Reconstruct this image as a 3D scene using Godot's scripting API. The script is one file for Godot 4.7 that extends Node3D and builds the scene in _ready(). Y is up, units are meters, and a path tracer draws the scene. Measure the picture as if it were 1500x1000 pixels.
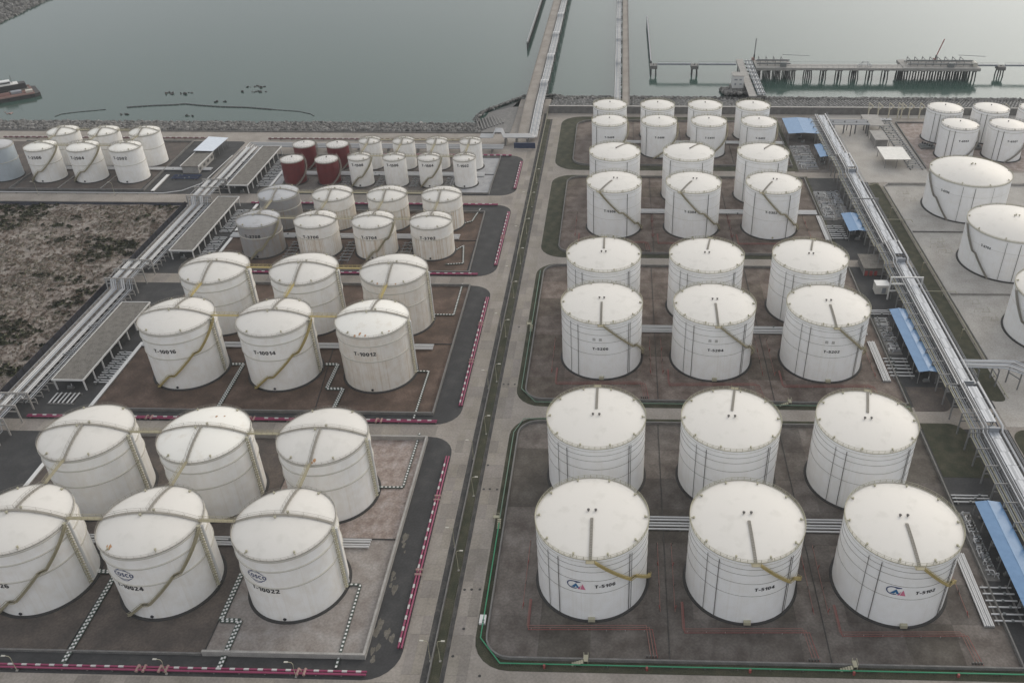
extends Node3D
# Tank terminal on a grey coast, seen from the air under an overcast sky.
# World axes: x runs east, -z runs north towards the sea, y up, metres.

const SEA := -3.0
var M := {}
var rng := RandomNumberGenerator.new()
var unit_box: BoxMesh
var unit_rod: CylinderMesh
var used := {}


# ------------------------------------------------------------------ mesh builder
class Mb:
	var v := PackedVector3Array()
	var n := PackedVector3Array()
	var u := PackedVector2Array()
	var c := PackedColorArray()
	var off := Vector3.ZERO
	var tint := Color(1, 1, 1)
	var vs := 1.0   # metres to v along a lathe
	func _init(o := Vector3.ZERO) -> void:
		off = o
	func tri(a: Vector3, b: Vector3, d: Vector3, na: Vector3, nb: Vector3, nd: Vector3, ua := Vector2.ZERO, ub := Vector2.ZERO, ud := Vector2.ZERO) -> void:
		if (b - a).cross(d - a).dot(na + nb + nd) > 0.0:
			var t := b; b = d; d = t
			t = nb; nb = nd; nd = t
			var s := ub; ub = ud; ud = s
		v.append(a - off); v.append(b - off); v.append(d - off)
		n.append(na); n.append(nb); n.append(nd)
		u.append(ua); u.append(ub); u.append(ud)
		c.append(tint); c.append(tint); c.append(tint)
	func quad(a: Vector3, b: Vector3, d: Vector3, e: Vector3, nn: Vector3) -> void:
		tri(a, b, d, nn, nn, nn)
		tri(a, d, e, nn, nn, nn)
	func quad_auto(a: Vector3, b: Vector3, d: Vector3, e: Vector3, hint: Vector3) -> void:
		var nn := (b - a).cross(d - a).normalized()
		if nn.dot(hint) < 0.0: nn = -nn
		quad(a, b, d, e, nn)
	func box(ctr: Vector3, size: Vector3, basis := Basis.IDENTITY) -> void:
		var h := size * 0.5
		for ax in 3:
			for s in [-1.0, 1.0]:
				var d := Vector3.ZERO; d[ax] = s
				var p := Vector3.ZERO; p[(ax + 1) % 3] = 1.0
				var q := Vector3.ZERO; q[(ax + 2) % 3] = 1.0
				var f := d * h
				quad(ctr + basis * (f - p * h - q * h), ctr + basis * (f + p * h - q * h), ctr + basis * (f + p * h + q * h), ctr + basis * (f - p * h + q * h), (basis * d).normalized())
	func beam(a: Vector3, b: Vector3, w: float, h: float) -> void:
		var d := b - a
		var l := d.length()
		if l < 1e-4: return
		d /= l
		var side := d.cross(Vector3.UP)
		side = Vector3.RIGHT if side.length() < 1e-3 else side.normalized()
		box((a + b) * 0.5, Vector3(w, h, l), Basis(side, d.cross(side) * -1.0, d))
	func tube(pts: PackedVector3Array, r: float, seg := 6, closed := false) -> void:
		var cnt := pts.size()
		var rings := []
		for i in cnt:
			var d := Vector3.ZERO
			if i > 0 or closed: d += (pts[i] - pts[(i - 1 + cnt) % cnt]).normalized()
			if i < cnt - 1 or closed: d += (pts[(i + 1) % cnt] - pts[i]).normalized()
			d = d.normalized()
			var a := d.cross(Vector3.UP)
			if a.length() < 0.05: a = d.cross(Vector3(0.0, 0.0, 1.0))
			a = a.normalized()
			var b := a.cross(d).normalized()
			var ring := []
			for k in seg:
				var t := TAU * k / seg
				var w := a * cos(t) + b * sin(t)
				ring.append([pts[i] + w * r, w])
			rings.append(ring)
		for i in (cnt if closed else cnt - 1):
			var r0: Array = rings[i]
			var r1: Array = rings[(i + 1) % cnt]
			for k in seg:
				var k2 := (k + 1) % seg
				tri(r0[k][0], r0[k2][0], r1[k2][0], r0[k][1], r0[k2][1], r1[k2][1])
				tri(r0[k][0], r1[k2][0], r1[k][0], r0[k][1], r1[k2][1], r1[k][1])
		if not closed:
			for e in [0, cnt - 1]:
				var nn: Vector3 = (pts[0] - pts[1]).normalized() if e == 0 else (pts[cnt - 1] - pts[cnt - 2]).normalized()
				for k in range(1, seg - 1):
					tri(rings[e][0][0], rings[e][k][0], rings[e][k + 1][0], nn, nn, nn)
	# profile: [radius, height, normal_r, normal_y] pairs; each consecutive pair is a band
	func lathe(ctr: Vector3, prof: Array, seg := 48, a0 := 0.0, a1 := TAU) -> void:
		for i in range(0, prof.size() - 1):
			var p: Vector2 = prof[i]
			var q: Vector2 = prof[i + 1]
			var t := q - p
			if t.length() < 1e-5: continue
			var nr := Vector2(t.y, -t.x).normalized()
			for k in seg:
				var th0 := a0 + (a1 - a0) * k / seg
				var th1 := a0 + (a1 - a0) * (k + 1) / seg
				var d0 := Vector3(sin(th0), 0, cos(th0))
				var d1 := Vector3(sin(th1), 0, cos(th1))
				var n0 := d0 * nr.x + Vector3.UP * nr.y
				var n1 := d1 * nr.x + Vector3.UP * nr.y
				var u0 := float(k) / seg
				var u1 := float(k + 1) / seg
				var A := ctr + d0 * p.x + Vector3.UP * p.y
				var B := ctr + d1 * p.x + Vector3.UP * p.y
				var C := ctr + d1 * q.x + Vector3.UP * q.y
				var D := ctr + d0 * q.x + Vector3.UP * q.y
				if p.x > 1e-4: tri(A, B, C, n0, n1, n1, Vector2(u0, 1.0 - p.y * vs), Vector2(u1, 1.0 - p.y * vs), Vector2(u1, 1.0 - q.y * vs))
				if q.x > 1e-4: tri(A, C, D, n0, n1, n0, Vector2(u0, 1.0 - p.y * vs), Vector2(u1, 1.0 - q.y * vs), Vector2(u0, 1.0 - q.y * vs))
	func dome(ctr: Vector3, r: float, rise: float, seg := 48, rings := 7) -> void:
		var big := (r * r + rise * rise) / (2.0 * rise)
		var mid := ctr + Vector3.UP * (rise - big)
		for i in rings:
			var ra := r * i / rings
			var rb := r * (i + 1) / rings
			for k in seg:
				var P := []
				for e in [[ra, k], [ra, k + 1], [rb, k + 1], [rb, k]]:
					var th: float = TAU * e[1] / seg
					var d := Vector3(sin(th) * e[0], 0, cos(th) * e[0])
					d.y = sqrt(big * big - e[0] * e[0])
					P.append(d)
				var U := []
				for e in P: U.append(Vector2(e.x, e.z) / (2.0 * r) + Vector2(0.5, 0.5))
				tri(mid + P[0], mid + P[2], mid + P[3], P[0] / big, P[2] / big, P[3] / big, U[0], U[2], U[3])
				if i > 0: tri(mid + P[0], mid + P[1], mid + P[2], P[0] / big, P[1] / big, P[2] / big, U[0], U[1], U[2])
	func poly(pts: PackedVector2Array, y: float, depth := 0.0) -> void:
		var ix := Geometry2D.triangulate_polygon(pts)
		for i in range(0, ix.size(), 3):
			var a := pts[ix[i]]; var b := pts[ix[i + 1]]; var d := pts[ix[i + 2]]
			tri(Vector3(a.x, y, a.y), Vector3(b.x, y, b.y), Vector3(d.x, y, d.y), Vector3.UP, Vector3.UP, Vector3.UP)
		if depth > 0.0:
			var s := -1.0 if Geometry2D.is_polygon_clockwise(pts) else 1.0
			for i in pts.size():
				var a := pts[i]; var b := pts[(i + 1) % pts.size()]
				var t := (b - a).normalized()
				quad(Vector3(a.x, y, a.y), Vector3(b.x, y, b.y), Vector3(b.x, y - depth, b.y), Vector3(a.x, y - depth, a.y), Vector3(t.y * s, 0, -t.x * s))
	func mesh() -> ArrayMesh:
		var arr := []
		arr.resize(Mesh.ARRAY_MAX)
		arr[Mesh.ARRAY_VERTEX] = v
		arr[Mesh.ARRAY_NORMAL] = n
		arr[Mesh.ARRAY_TEX_UV] = u
		arr[Mesh.ARRAY_COLOR] = c
		var m := ArrayMesh.new()
		m.add_surface_from_arrays(Mesh.PRIMITIVE_TRIANGLES, arr)
		return m


# ------------------------------------------------------------------ scene helpers
func numbered(called: String) -> String:
	var k: int = used.get(called, 0)
	used[called] = k + 1
	return called if k == 0 else "%s_%03d" % [called, k]

func thing(called: String, label: String, category: String, at := Vector3.ZERO, group := "") -> Node3D:
	var o := Node3D.new()
	o.name = numbered(called)
	add_child(o)
	o.position = at
	o.set_meta("label", label)
	o.set_meta("category", category)
	if group: o.set_meta("group", group)
	return o

func put(m: Mesh, called: String, mt: Material, parent: Node, xf := Transform3D.IDENTITY) -> MeshInstance3D:
	var o := MeshInstance3D.new()
	o.name = called
	o.mesh = m
	o.material_override = mt
	o.transform = xf
	parent.add_child(o, true)
	return o

func done(b: Mb, called: String, mt: Material, parent: Node) -> MeshInstance3D:
	return put(b.mesh(), called, mt, parent)

func struct(b: Mb, called: String, mt: Material, kind := "structure") -> MeshInstance3D:
	var o := put(b.mesh(), numbered(called), mt, self)
	o.set_meta("kind", kind)
	return o

func bx(parent: Node, called: String, ctr: Vector3, size: Vector3, mt: Material, turn := 0.0) -> MeshInstance3D:
	return put(unit_box, called, mt, parent, Transform3D(Basis(Vector3.UP, turn) * Basis.from_scale(size), ctr))

func rod(parent: Node, called: String, a: Vector3, b: Vector3, r: float, mt: Material) -> MeshInstance3D:
	var d := b - a
	var l := d.length()
	var y := d / l
	var x := y.cross(Vector3(0, 0, 1))
	x = Vector3.RIGHT if x.length() < 1e-3 else x.normalized()
	return put(unit_rod, called, mt, parent, Transform3D(Basis(x * r, y * l, x.cross(y) * r), (a + b) * 0.5))

func pipe(parent: Node, called: String, pts: Array, r: float, mt: Material, seg := 8) -> MeshInstance3D:
	var b := Mb.new()
	b.tube(PackedVector3Array(pts), r, seg)
	return done(b, called, mt, parent)

func rounded(x0: float, z0: float, x1: float, z1: float, r: Array) -> PackedVector2Array:
	# corner radii: [x0 z0, x1 z0, x1 z1, x0 z1]
	var out := PackedVector2Array()
	var cs := [[x0, z0, 1, 1, PI], [x1, z0, -1, 1, PI * 1.5], [x1, z1, -1, -1, 0.0], [x0, z1, 1, -1, PI * 0.5]]
	for i in 4:
		var q: Array = cs[i]
		var rad: float = r[i]
		if rad < 0.05:
			out.append(Vector2(q[0], q[1]))
			continue
		var cc := Vector2(q[0] + q[2] * rad, q[1] + q[3] * rad)
		for k in 7:
			var t: float = q[4] + PI * 0.5 * k / 6.0
			out.append(cc + Vector2(cos(t), sin(t)) * rad)
	return out

func sheet(called: String, pts: PackedVector2Array, y: float, mt: Material, depth := 0.0) -> MeshInstance3D:
	var b := Mb.new()
	b.poly(pts, y, depth)
	return struct(b, called, mt)

func rect(x0: float, z0: float, x1: float, z1: float) -> PackedVector2Array:
	return PackedVector2Array([Vector2(x0, z0), Vector2(x1, z0), Vector2(x1, z1), Vector2(x0, z1)])

func wall_path(parent: Node, called: String, pts: Array, h: float, w: float, mt: Material, y := 0.0) -> void:
	# each straight run is one mesh; runs butt end to end
	var b := Mb.new(parent.position if parent is Node3D else Vector3.ZERO)
	for i in pts.size() - 1:
		var a: Vector2 = pts[i]
		var d: Vector2 = pts[i + 1]
		var t := (d - a).normalized()
		var s := Vector2(t.y, -t.x) * w * 0.5
		var sa := s
		var sb := s
		if i > 0:
			var tp := (a - Vector2(pts[i - 1])).normalized()
			var m := (Vector2(tp.y, -tp.x) + Vector2(t.y, -t.x)).normalized()
			sa = m * (w * 0.5 / maxf(0.3, m.dot(Vector2(t.y, -t.x))))
		if i < pts.size() - 2:
			var tn := (Vector2(pts[i + 2]) - d).normalized()
			var m2 := (Vector2(tn.y, -tn.x) + Vector2(t.y, -t.x)).normalized()
			sb = m2 * (w * 0.5 / maxf(0.3, m2.dot(Vector2(t.y, -t.x))))
		var P := [a + sa, d + sb, d - sb, a - sa]
		var T := []
		var G := []
		for q in P:
			T.append(Vector3(q.x, y + h, q.y))
			G.append(Vector3(q.x, y, q.y))
		b.quad(T[0], T[1], T[2], T[3], Vector3.UP)
		var nn := Vector3(s.x, 0, s.y).normalized()
		b.quad(T[0], T[1], G[1], G[0], nn)
		b.quad(T[3], T[2], G[2], G[3], -nn)
		if i == 0: b.quad(T[0], T[3], G[3], G[0], Vector3(-t.x, 0, -t.y))
		if i == pts.size() - 2: b.quad(T[1], T[2], G[2], G[1], Vector3(t.x, 0, t.y))
	done(b, called, mt, parent)


# ------------------------------------------------------------------ materials
func lin(r: float, g: float, b: float) -> Color:
	return Color(r, g, b).linear_to_srgb()

func plain(key: String, col: Color, rough := 0.7, metal := 0.0) -> StandardMaterial3D:
	var m := StandardMaterial3D.new()
	m.resource_name = key
	m.albedo_color = col
	m.roughness = rough
	m.metallic = metal
	M[key] = m
	return m

func noise_tex(sd: int, freq: float, cols: Array, size := 512, oct := 5, contrast := 1.0) -> NoiseTexture2D:
	var f := FastNoiseLite.new()
	f.seed = sd
	f.noise_type = FastNoiseLite.TYPE_SIMPLEX_SMOOTH
	f.frequency = freq
	f.fractal_octaves = oct
	f.fractal_gain = 0.55
	var g := Gradient.new()
	var of := PackedFloat32Array()
	var cc := PackedColorArray()
	for i in cols.size():
		of.append(clampf(0.5 + (float(i) / (cols.size() - 1) - 0.5) / contrast, 0.0, 1.0))
		cc.append(cols[i])
	g.offsets = of
	g.colors = cc
	var t := NoiseTexture2D.new()
	t.width = size
	t.height = size
	t.seamless = true
	t.seamless_blend_skirt = 0.2
	t.noise = f
	t.color_ramp = g
	return t

# mottled mineral surface: coarse patches and fine grain laid over one another in world space
func ground_mat(key: String, c0: Color, c1: Color, c2: Color, tile: Vector3, sd: int, fine := 0.75, rough := 0.9, fine_tile := 9.0, freq := 0.008) -> StandardMaterial3D:
	var m := plain(key, Color.WHITE, rough)
	m.albedo_texture = noise_tex(sd, freq, [c0, c1, c2], 768, 6, 1.25)
	m.uv1_triplanar = true
	m.uv1_world_triplanar = true
	m.uv1_scale = Vector3(1.0 / tile.x, 1.0 / tile.y, 1.0 / tile.z)
	m.detail_enabled = true
	m.detail_blend_mode = BaseMaterial3D.BLEND_MODE_MUL
	m.detail_uv_layer = BaseMaterial3D.DETAIL_UV_2
	m.uv2_triplanar = true
	m.uv2_world_triplanar = true
	m.uv2_scale = Vector3.ONE / fine_tile
	if not M.has("fine_%.2f" % fine):
		M["fine_%.2f" % fine] = noise_tex(91, 0.02, [Color(fine, fine, fine), Color(1, 1, 1)], 512, 5, 1.6)
	m.detail_albedo = M["fine_%.2f" % fine]
	return m

# painted tank plate: cylinder map of dust, drips and rust runs (u round the shell, v up it)
func plate_tex(sd: int, base: Color, dirt: Color, streaks: float, patch: float, low_only: float) -> ImageTexture:
	var w := 768
	var h := 256
	var f := FastNoiseLite.new(); f.seed = sd; f.frequency = 1.0; f.fractal_octaves = 3
	var g := FastNoiseLite.new(); g.seed = sd + 7; g.frequency = 1.0; g.fractal_octaves = 5
	var im := Image.create(w, h, false, Image.FORMAT_RGB8)
	for x in w:
		var th := TAU * x / w
		var cx := cos(th); var sx := sin(th)
		var col := f.get_noise_3d(cx * 14.0, sx * 14.0, 3.0) * 0.6 + f.get_noise_3d(cx * 45.0, sx * 45.0, 9.0) * 0.6
		var start := 0.35 + 0.5 * f.get_noise_3d(cx * 9.0, sx * 9.0, 40.0)
		var region := clampf(g.get_noise_3d(cx * 1.6, sx * 1.6, 20.0) * 2.2 + 0.65, 0.0, 1.0)
		for y in h:
			var v := float(y) / h          # 0 top, 1 bottom
			var s := clampf((col + (0.14 if low_only > 0.0 else -0.02)) * 2.2, 0.0, 1.0) * streaks * region
			if low_only > 0.0: s *= smoothstep(low_only - 0.04, low_only + 0.02, v + start * 0.06)
			else: s *= smoothstep(start - 0.15, start + 0.1, v) * 0.8 + 0.2
			s *= 0.75 + 0.5 * g.get_noise_3d(cx * 22.0, sx * 22.0, v * 6.0)
			var p := clampf(g.get_noise_3d(cx * 4.0, sx * 4.0, v * 5.0) * 1.4 + 0.35, 0.0, 1.0) * patch
			p += absf(g.get_noise_3d(cx * 30.0, sx * 30.0, v * 30.0)) * patch * 0.5
			im.set_pixel(x, y, base.lerp(dirt, clampf(s + p, 0.0, 0.95)))
	return ImageTexture.create_from_image(im)

func plate_mat(key: String, sd: int, base: Color, dirt: Color, streaks: float, patch: float, low_only := 0.0, rough := 0.38) -> StandardMaterial3D:
	var m := plain(key, Color.WHITE, rough)
	m.albedo_texture = plate_tex(sd, base, dirt, streaks, patch, low_only)
	return m

func make_materials() -> void:
	# mineral grounds
	ground_mat("road", lin(.24, .213, .187), lin(.285, .255, .226), lin(.325, .293, .262), Vector3(75, 75, 75), 1, 0.90)
	ground_mat("road_pale", lin(.36, .335, .305), lin(.40, .375, .345), lin(.43, .405, .375), Vector3(60, 60, 60), 2, 0.90)
	ground_mat("asphalt", lin(.036, .035, .036), lin(.045, .044, .045), lin(.064, .062, .061), Vector3(50, 50, 50), 3, 0.88)
	ground_mat("floor_grey", lin(.080, .066, .058), lin(.125, .110, .099), lin(.175, .158, .146), Vector3(52, 52, 52), 4, 0.86)
	ground_mat("floor_warm", lin(.105, .078, .064), lin(.16, .129, .111), lin(.23, .195, .17), Vector3(46, 46, 46), 24, 0.84)
	ground_mat("floor_brown", lin(.066, .044, .033), lin(.100, .066, .049), lin(.15, .102, .08), Vector3(58, 58, 58), 5, 0.86)
	ground_mat("floor_dark", lin(.072, .060, .054), lin(.098, .080, .070), lin(.135, .108, .092), Vector3(48, 48, 48), 6, 0.86)
	ground_mat("floor_tan", lin(.23, .175, .15), lin(.32, .262, .235), lin(.40, .35, .33), Vector3(26, 26, 26), 7, 0.84)
	ground_mat("floor_pale", lin(.22, .188, .17), lin(.285, .255, .235), lin(.345, .32, .305), Vector3(42, 42, 42), 8, 0.88)
	ground_mat("floor_yard", lin(.34, .32, .295), lin(.39, .37, .345), lin(.43, .41, .385), Vector3(60, 60, 60), 9, 0.88)
	ground_mat("floor_bluegrey", lin(.29, .29, .30), lin(.335, .335, .345), lin(.37, .37, .38), Vector3(34, 34, 34), 10, 0.9)
	ground_mat("verge", lin(.036, .040, .022), lin(.060, .060, .036), lin(.095, .086, .056), Vector3(38, 38, 38), 11, 0.75, 1.0, 5.0)
	ground_mat("scrub_soil", lin(.15, .118, .098), lin(.29, .245, .215), lin(.42, .385, .345), Vector3(52, 40, 30), 12, 0.6, 1.0, 7.0)
	ground_mat("dark_navy", lin(.020, .021, .032), lin(.030, .031, .046), lin(.050, .050, .060), Vector3(25, 25, 25), 13, 0.8)
	ground_mat("ditch", lin(.042, .041, .040), lin(.062, .059, .056), lin(.095, .088, .08), Vector3(22, 22, 22), 14, 0.8)
	ground_mat("concrete", lin(.30, .285, .27), lin(.35, .335, .315), lin(.40, .38, .36), Vector3(22, 22, 22), 15, 0.88, 0.9, 4.0)
	ground_mat("concrete_dark", lin(.15, .145, .14), lin(.185, .178, .17), lin(.225, .215, .205), Vector3(22, 22, 22), 16, 0.86, 0.9, 4.0)
	ground_mat("roof_slab", lin(.15, .138, .122), lin(.20, .185, .165), lin(.24, .225, .20), Vector3(18, 18, 18), 17, 0.72, 0.95, 5.0)
	ground_mat("rock", lin(.075, .070, .065), lin(.125, .118, .11), lin(.20, .185, .17), Vector3(14, 14, 14), 18, 0.6, 0.95, 3.0)
	ground_mat("rubble_bank", lin(.075, .072, .068), lin(.115, .11, .105), lin(.165, .157, .147), Vector3(22, 22, 22), 19, 0.65, 0.95, 4.0)
	var st := ground_mat("stain", lin(.115, .105, .088), lin(.155, .14, .118), lin(.20, .185, .16), Vector3(9, 9, 9), 20, 0.8, 0.95, 3.0)
	st.roughness = 0.95
	# instanced stone and scrub take their tone from the copy
	var vc := plain("stone_copies", Color.WHITE, 0.95)
	vc.vertex_color_use_as_albedo = true
	var sc := plain("scrub", Color.WHITE, 1.0)
	sc.vertex_color_use_as_albedo = true
	sc.backlight_enabled = true
	sc.backlight = Color(0.12, 0.12, 0.08)
	# tank paint
	var white := lin(.76, .745, .715)
	plate_mat("shell_clean", 101, lin(.85, .85, .85), lin(.63, .59, .52), .26, .15)
	plate_mat("shell_weathered", 131, lin(.85, .84, .82), lin(.58, .51, .41), .28, .17)
	plate_mat("shell_rusty", 161, lin(.72, .69, .645), lin(.47, .37, .26), .62, .22, 0.0)
	plate_mat("shell_low_rust", 191, lin(.83, .815, .78), lin(.48, .35, .22), .95, .12, 0.36)
	plate_mat("shell_grey", 221, lin(.30, .30, .305), lin(.27, .205, .15), .85, .22, 0.30)
	plate_mat("shell_red", 251, lin(.150, .024, .026), lin(.07, .020, .022), .6, .3)
	plate_mat("shell_blue_grey", 281, lin(.42, .47, .51), lin(.33, .35, .36), .35, .2)
	for k in [["roof_white", lin(.625, .60, .56), lin(.57, .545, .505), 31], ["roof_cream", lin(.75, .725, .675), lin(.66, .62, .55), 32], ["roof_grey", lin(.42, .42, .43), lin(.34, .335, .33), 33], ["roof_speckled", lin(.62, .60, .57), lin(.16, .14, .13), 34]]:
		var m := plain(k[0], Color.WHITE, 0.5)
		m.albedo_texture = noise_tex(k[3], 0.012 if k[3] < 34 else 0.03, [k[2], k[1], k[1], k[1]] if k[3] < 34 else [k[2], k[1], k[1]], 384, 5, 1.2)
		m.uv1_triplanar = true
		m.uv1_world_triplanar = true
		m.uv1_scale = Vector3.ONE / (26.0 if k[3] < 34 else 9.0)
	plain("white_steel", lin(.60, .595, .585), 0.5)
	plain("white_pipe", lin(.50, .50, .505), 0.45)
	plain("grey_pipe", lin(.29, .295, .305), 0.45, 0.2)
	plain("silver", lin(.37, .39, .425), 0.5, 0.25)
	plain("silver_dull", lin(.27, .285, .31), 0.55, 0.25)
	plain("frame_steel", lin(.20, .20, .20), 0.6)
	plain("dark_steel", lin(.055, .055, .056), 0.6)
	plain("pump_grey", lin(.16, .17, .17), 0.6)
	plain("yellow_steel", lin(.40, .32, .13), 0.65)
	plain("yellow_dull", lin(.33, .295, .20), 0.7)
	plain("walk_brown", lin(.27, .25, .215), 0.75)
	plain("rail_ochre", lin(.36, .34, .25), 0.7)
	plain("girder", lin(.46, .44, .39), 0.65)
	plain("ring_dark", lin(.20, .19, .17), 0.7)
	plain("riser_dark", lin(.10, .092, .085), 0.65)
	plain("base_dark", lin(.035, .033, .032), 0.85)
	plain("ink", lin(.018, .018, .022), 0.6)
	plain("logo_navy", lin(.028, .045, .14), 0.5)
	plain("logo_blue", lin(.022, .13, .29), 0.5)
	plain("logo_pink", lin(.60, .17, .27), 0.5)
	plain("magenta", lin(.23, .030, .085), 0.45)
	plain("fire_red", lin(.26, .060, .055), 0.55)
	plain("rust_pink", lin(.27, .13, .11), 0.75)
	plain("green_pipe", lin(.030, .23, .115), 0.5)
	plain("green_dull", lin(.13, .20, .15), 0.7)
	plain("tray_dark", lin(.045, .062, .050), 0.7)
	plain("band_white", lin(.50, .48, .47), 0.6)
	plain("shore_red", lin(.10, .032, .036), 0.7)
	plain("rust", lin(.36, .20, .10), 0.9)
	plain("valve", lin(.30, .19, .17), 0.7)
	plain("navy", lin(.028, .040, .085), 0.5)
	plain("blue_paint", lin(.05, .20, .42), 0.5)
	for k in [["blue_roof", lin(.085, .185, .34), lin(.115, .23, .40), 41], ["blue_white_roof", lin(.52, .56, .62), lin(.62, .66, .72), 42], ["white_roof", lin(.50, .49, .46), lin(.63, .61, .575), 43]]:
		var m := plain(k[0], Color.WHITE, 0.45)
		m.albedo_texture = noise_tex(k[3], 0.02, [k[1], k[2]], 256, 5)
		m.uv1_triplanar = true
		m.uv1_world_triplanar = true
		m.uv1_scale = Vector3.ONE / 14.0
	plain("blue_ridge", lin(.16, .28, .44), 0.5)
	plain("loader_beige", lin(.50, .46, .36), 0.7)
	plain("barge_red", lin(.16, .085, .07), 0.8)
	plain("barge_dark", lin(.045, .042, .042), 0.8)
	plain("tyre", lin(.03, .03, .03), 0.9)
	# grey-green turbid water: the body colour is silt, the rest is what it mirrors
	var wm := plain("sea", lin(.042, .074, .062), 0.09)
	wm.metallic_specular = 0.38
	wm.normal_enabled = true
	var wn := noise_tex(55, 0.02, [Color.BLACK, Color.WHITE], 512, 5)
	wn.as_normal_map = true
	wn.color_ramp = null
	wn.bump_strength = 4.0
	wm.normal_texture = wn
	wm.normal_scale = 0.10
	wm.uv1_triplanar = true
	wm.uv1_world_triplanar = true
	wm.uv1_scale = Vector3.ONE / 22.0


# ------------------------------------------------------------------ lettering wrapped on a shell
func wrap_point(r: float, th: float, y: float) -> Vector3:
	return Vector3(sin(th) * r, y, cos(th) * r)

func wrapped_text(txt: String, r: float, mid_deg: float, wide_deg: float, y: float, tall: float, bold := true) -> Mb:
	var b := Mb.new()
	var sf := SystemFont.new()
	sf.font_names = PackedStringArray(["Droid Sans"])
	sf.font_weight = 700 if bold else 400
	var f := sf
	var want := deg_to_rad(wide_deg) * r
	var glyphs := []
	var sum := 0.0
	var cap := 1.0
	for ch in txt:
		var t := TextMesh.new()
		t.font = f
		t.text = ch
		t.font_size = 48
		t.pixel_size = 0.02
		t.depth = 0.0
		t.curve_step = 1.5
		var bb := t.get_aabb()
		if ch == "T" or ch == "C": cap = maxf(bb.size.y, 0.01)
		glyphs.append([t, bb])
		sum += bb.size.x
	var k := tall / cap
	var kx := minf(k * 1.5, want * 0.80 / sum)
	var gap := (want - sum * kx) / maxf(1.0, txt.length() - 1.0)
	var x := -want * 0.5
	var base_y := 0.0
	for g in glyphs:
		if g[1].size.y > cap * 0.6: base_y = g[1].position.y
	for g in glyphs:
		var t: TextMesh = g[0]
		var bb: AABB = g[1]
		var arr := t.surface_get_arrays(0) if t.get_surface_count() else []
		if arr.size():
			var vs: PackedVector3Array = arr[Mesh.ARRAY_VERTEX]
			var ix: PackedInt32Array = arr[Mesh.ARRAY_INDEX]
			for pass_at: Vector3 in [Vector3(-0.035, 0, 0.04), Vector3(0.035, 0.02, 0.046), Vector3(0, -0.03, 0.052)]:
				for i in range(0, ix.size(), 3):
					var P := []
					for e in 3:
						var p := vs[ix[i + e]]
						var th: float = deg_to_rad(mid_deg) + (x + (p.x - bb.position.x) * kx + pass_at.x * tall) / r
						P.append(wrap_point(r + pass_at.z, th, y + (p.y - base_y) * k - tall * 0.5 + pass_at.y * tall))
					var nn: Vector3 = Vector3(P[0].x, 0, P[0].z).normalized()
					b.tri(P[0], P[1], P[2], nn, nn, nn)
		x += bb.size.x * kx + gap
	return b

func wrapped_poly(b: Mb, pts: PackedVector2Array, r: float, mid_deg: float, y: float) -> void:
	var ix := Geometry2D.triangulate_polygon(pts)
	for i in range(0, ix.size(), 3):
		var P := []
		for e in 3:
			var p := pts[ix[i + e]]
			P.append(wrap_point(r + 0.05, deg_to_rad(mid_deg) + p.x / r, y + p.y))
		var nn: Vector3 = Vector3(P[0].x, 0, P[0].z).normalized()
		b.tri(P[0], P[1], P[2], nn, nn, nn)

func arc_band(cx: float, cy: float, rx: float, ry: float, a0: float, a1: float, w: float) -> Array:
	var out := []
	var k := 20
	for i in k:
		var t0 := lerpf(a0, a1, float(i) / k)
		var t1 := lerpf(a0, a1, float(i + 1) / k)
		out.append(PackedVector2Array([Vector2(cx + rx * cos(t0), cy + ry * sin(t0)), Vector2(cx + rx * cos(t1), cy + ry * sin(t1)), Vector2(cx + (rx - w) * cos(t1), cy + (ry - w) * sin(t1)), Vector2(cx + (rx - w) * cos(t0), cy + (ry - w) * sin(t0))]))
	return out


# ------------------------------------------------------------------ sky
func overcast_sky() -> ImageTexture:
	# an even cloud deck, brighter overhead and round the veiled sun in the north-east
	var w := 512
	var h := 256
	var f := FastNoiseLite.new()
	f.seed = 5
	f.frequency = 1.3
	f.fractal_octaves = 4
	var im := Image.create(w, h, false, Image.FORMAT_RGBF)
	for y in h:
		var el := (0.5 - (y + 0.5) / h) * PI
		for x in w:
			var az := (x + 0.5) / w * TAU
			var d := Vector3(sin(az) * cos(el), sin(el), -cos(az) * cos(el))
			var up := maxf(0.0, d.y)
			var l := 0.74 + 0.04 * up
			var ang := acos(clampf(d.dot(SUN_DIR), -1.0, 1.0))
			var glow := exp(-ang * ang / 0.27) * 2.3 + exp(-ang * ang / 0.06) * 0.30
			var n := 1.0 + 0.10 * f.get_noise_3d(d.x * 1.2, d.y * 2.4, d.z * 1.2)
			var c := Color(0.96, 0.99, 1.035) * l * n + Color(1.03, 0.985, 0.90) * glow
			if d.y < 0.0: c = c.lerp(Color(0.28, 0.29, 0.29), clampf(-d.y * 6.0, 0.0, 1.0))
			im.set_pixel(x, y, c)
	return ImageTexture.create_from_image(im)

const SUN_DIR := Vector3(0.5567, 0.4226, -0.7153)   # 25 degrees up behind the cloud, 38 degrees east of north

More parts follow.
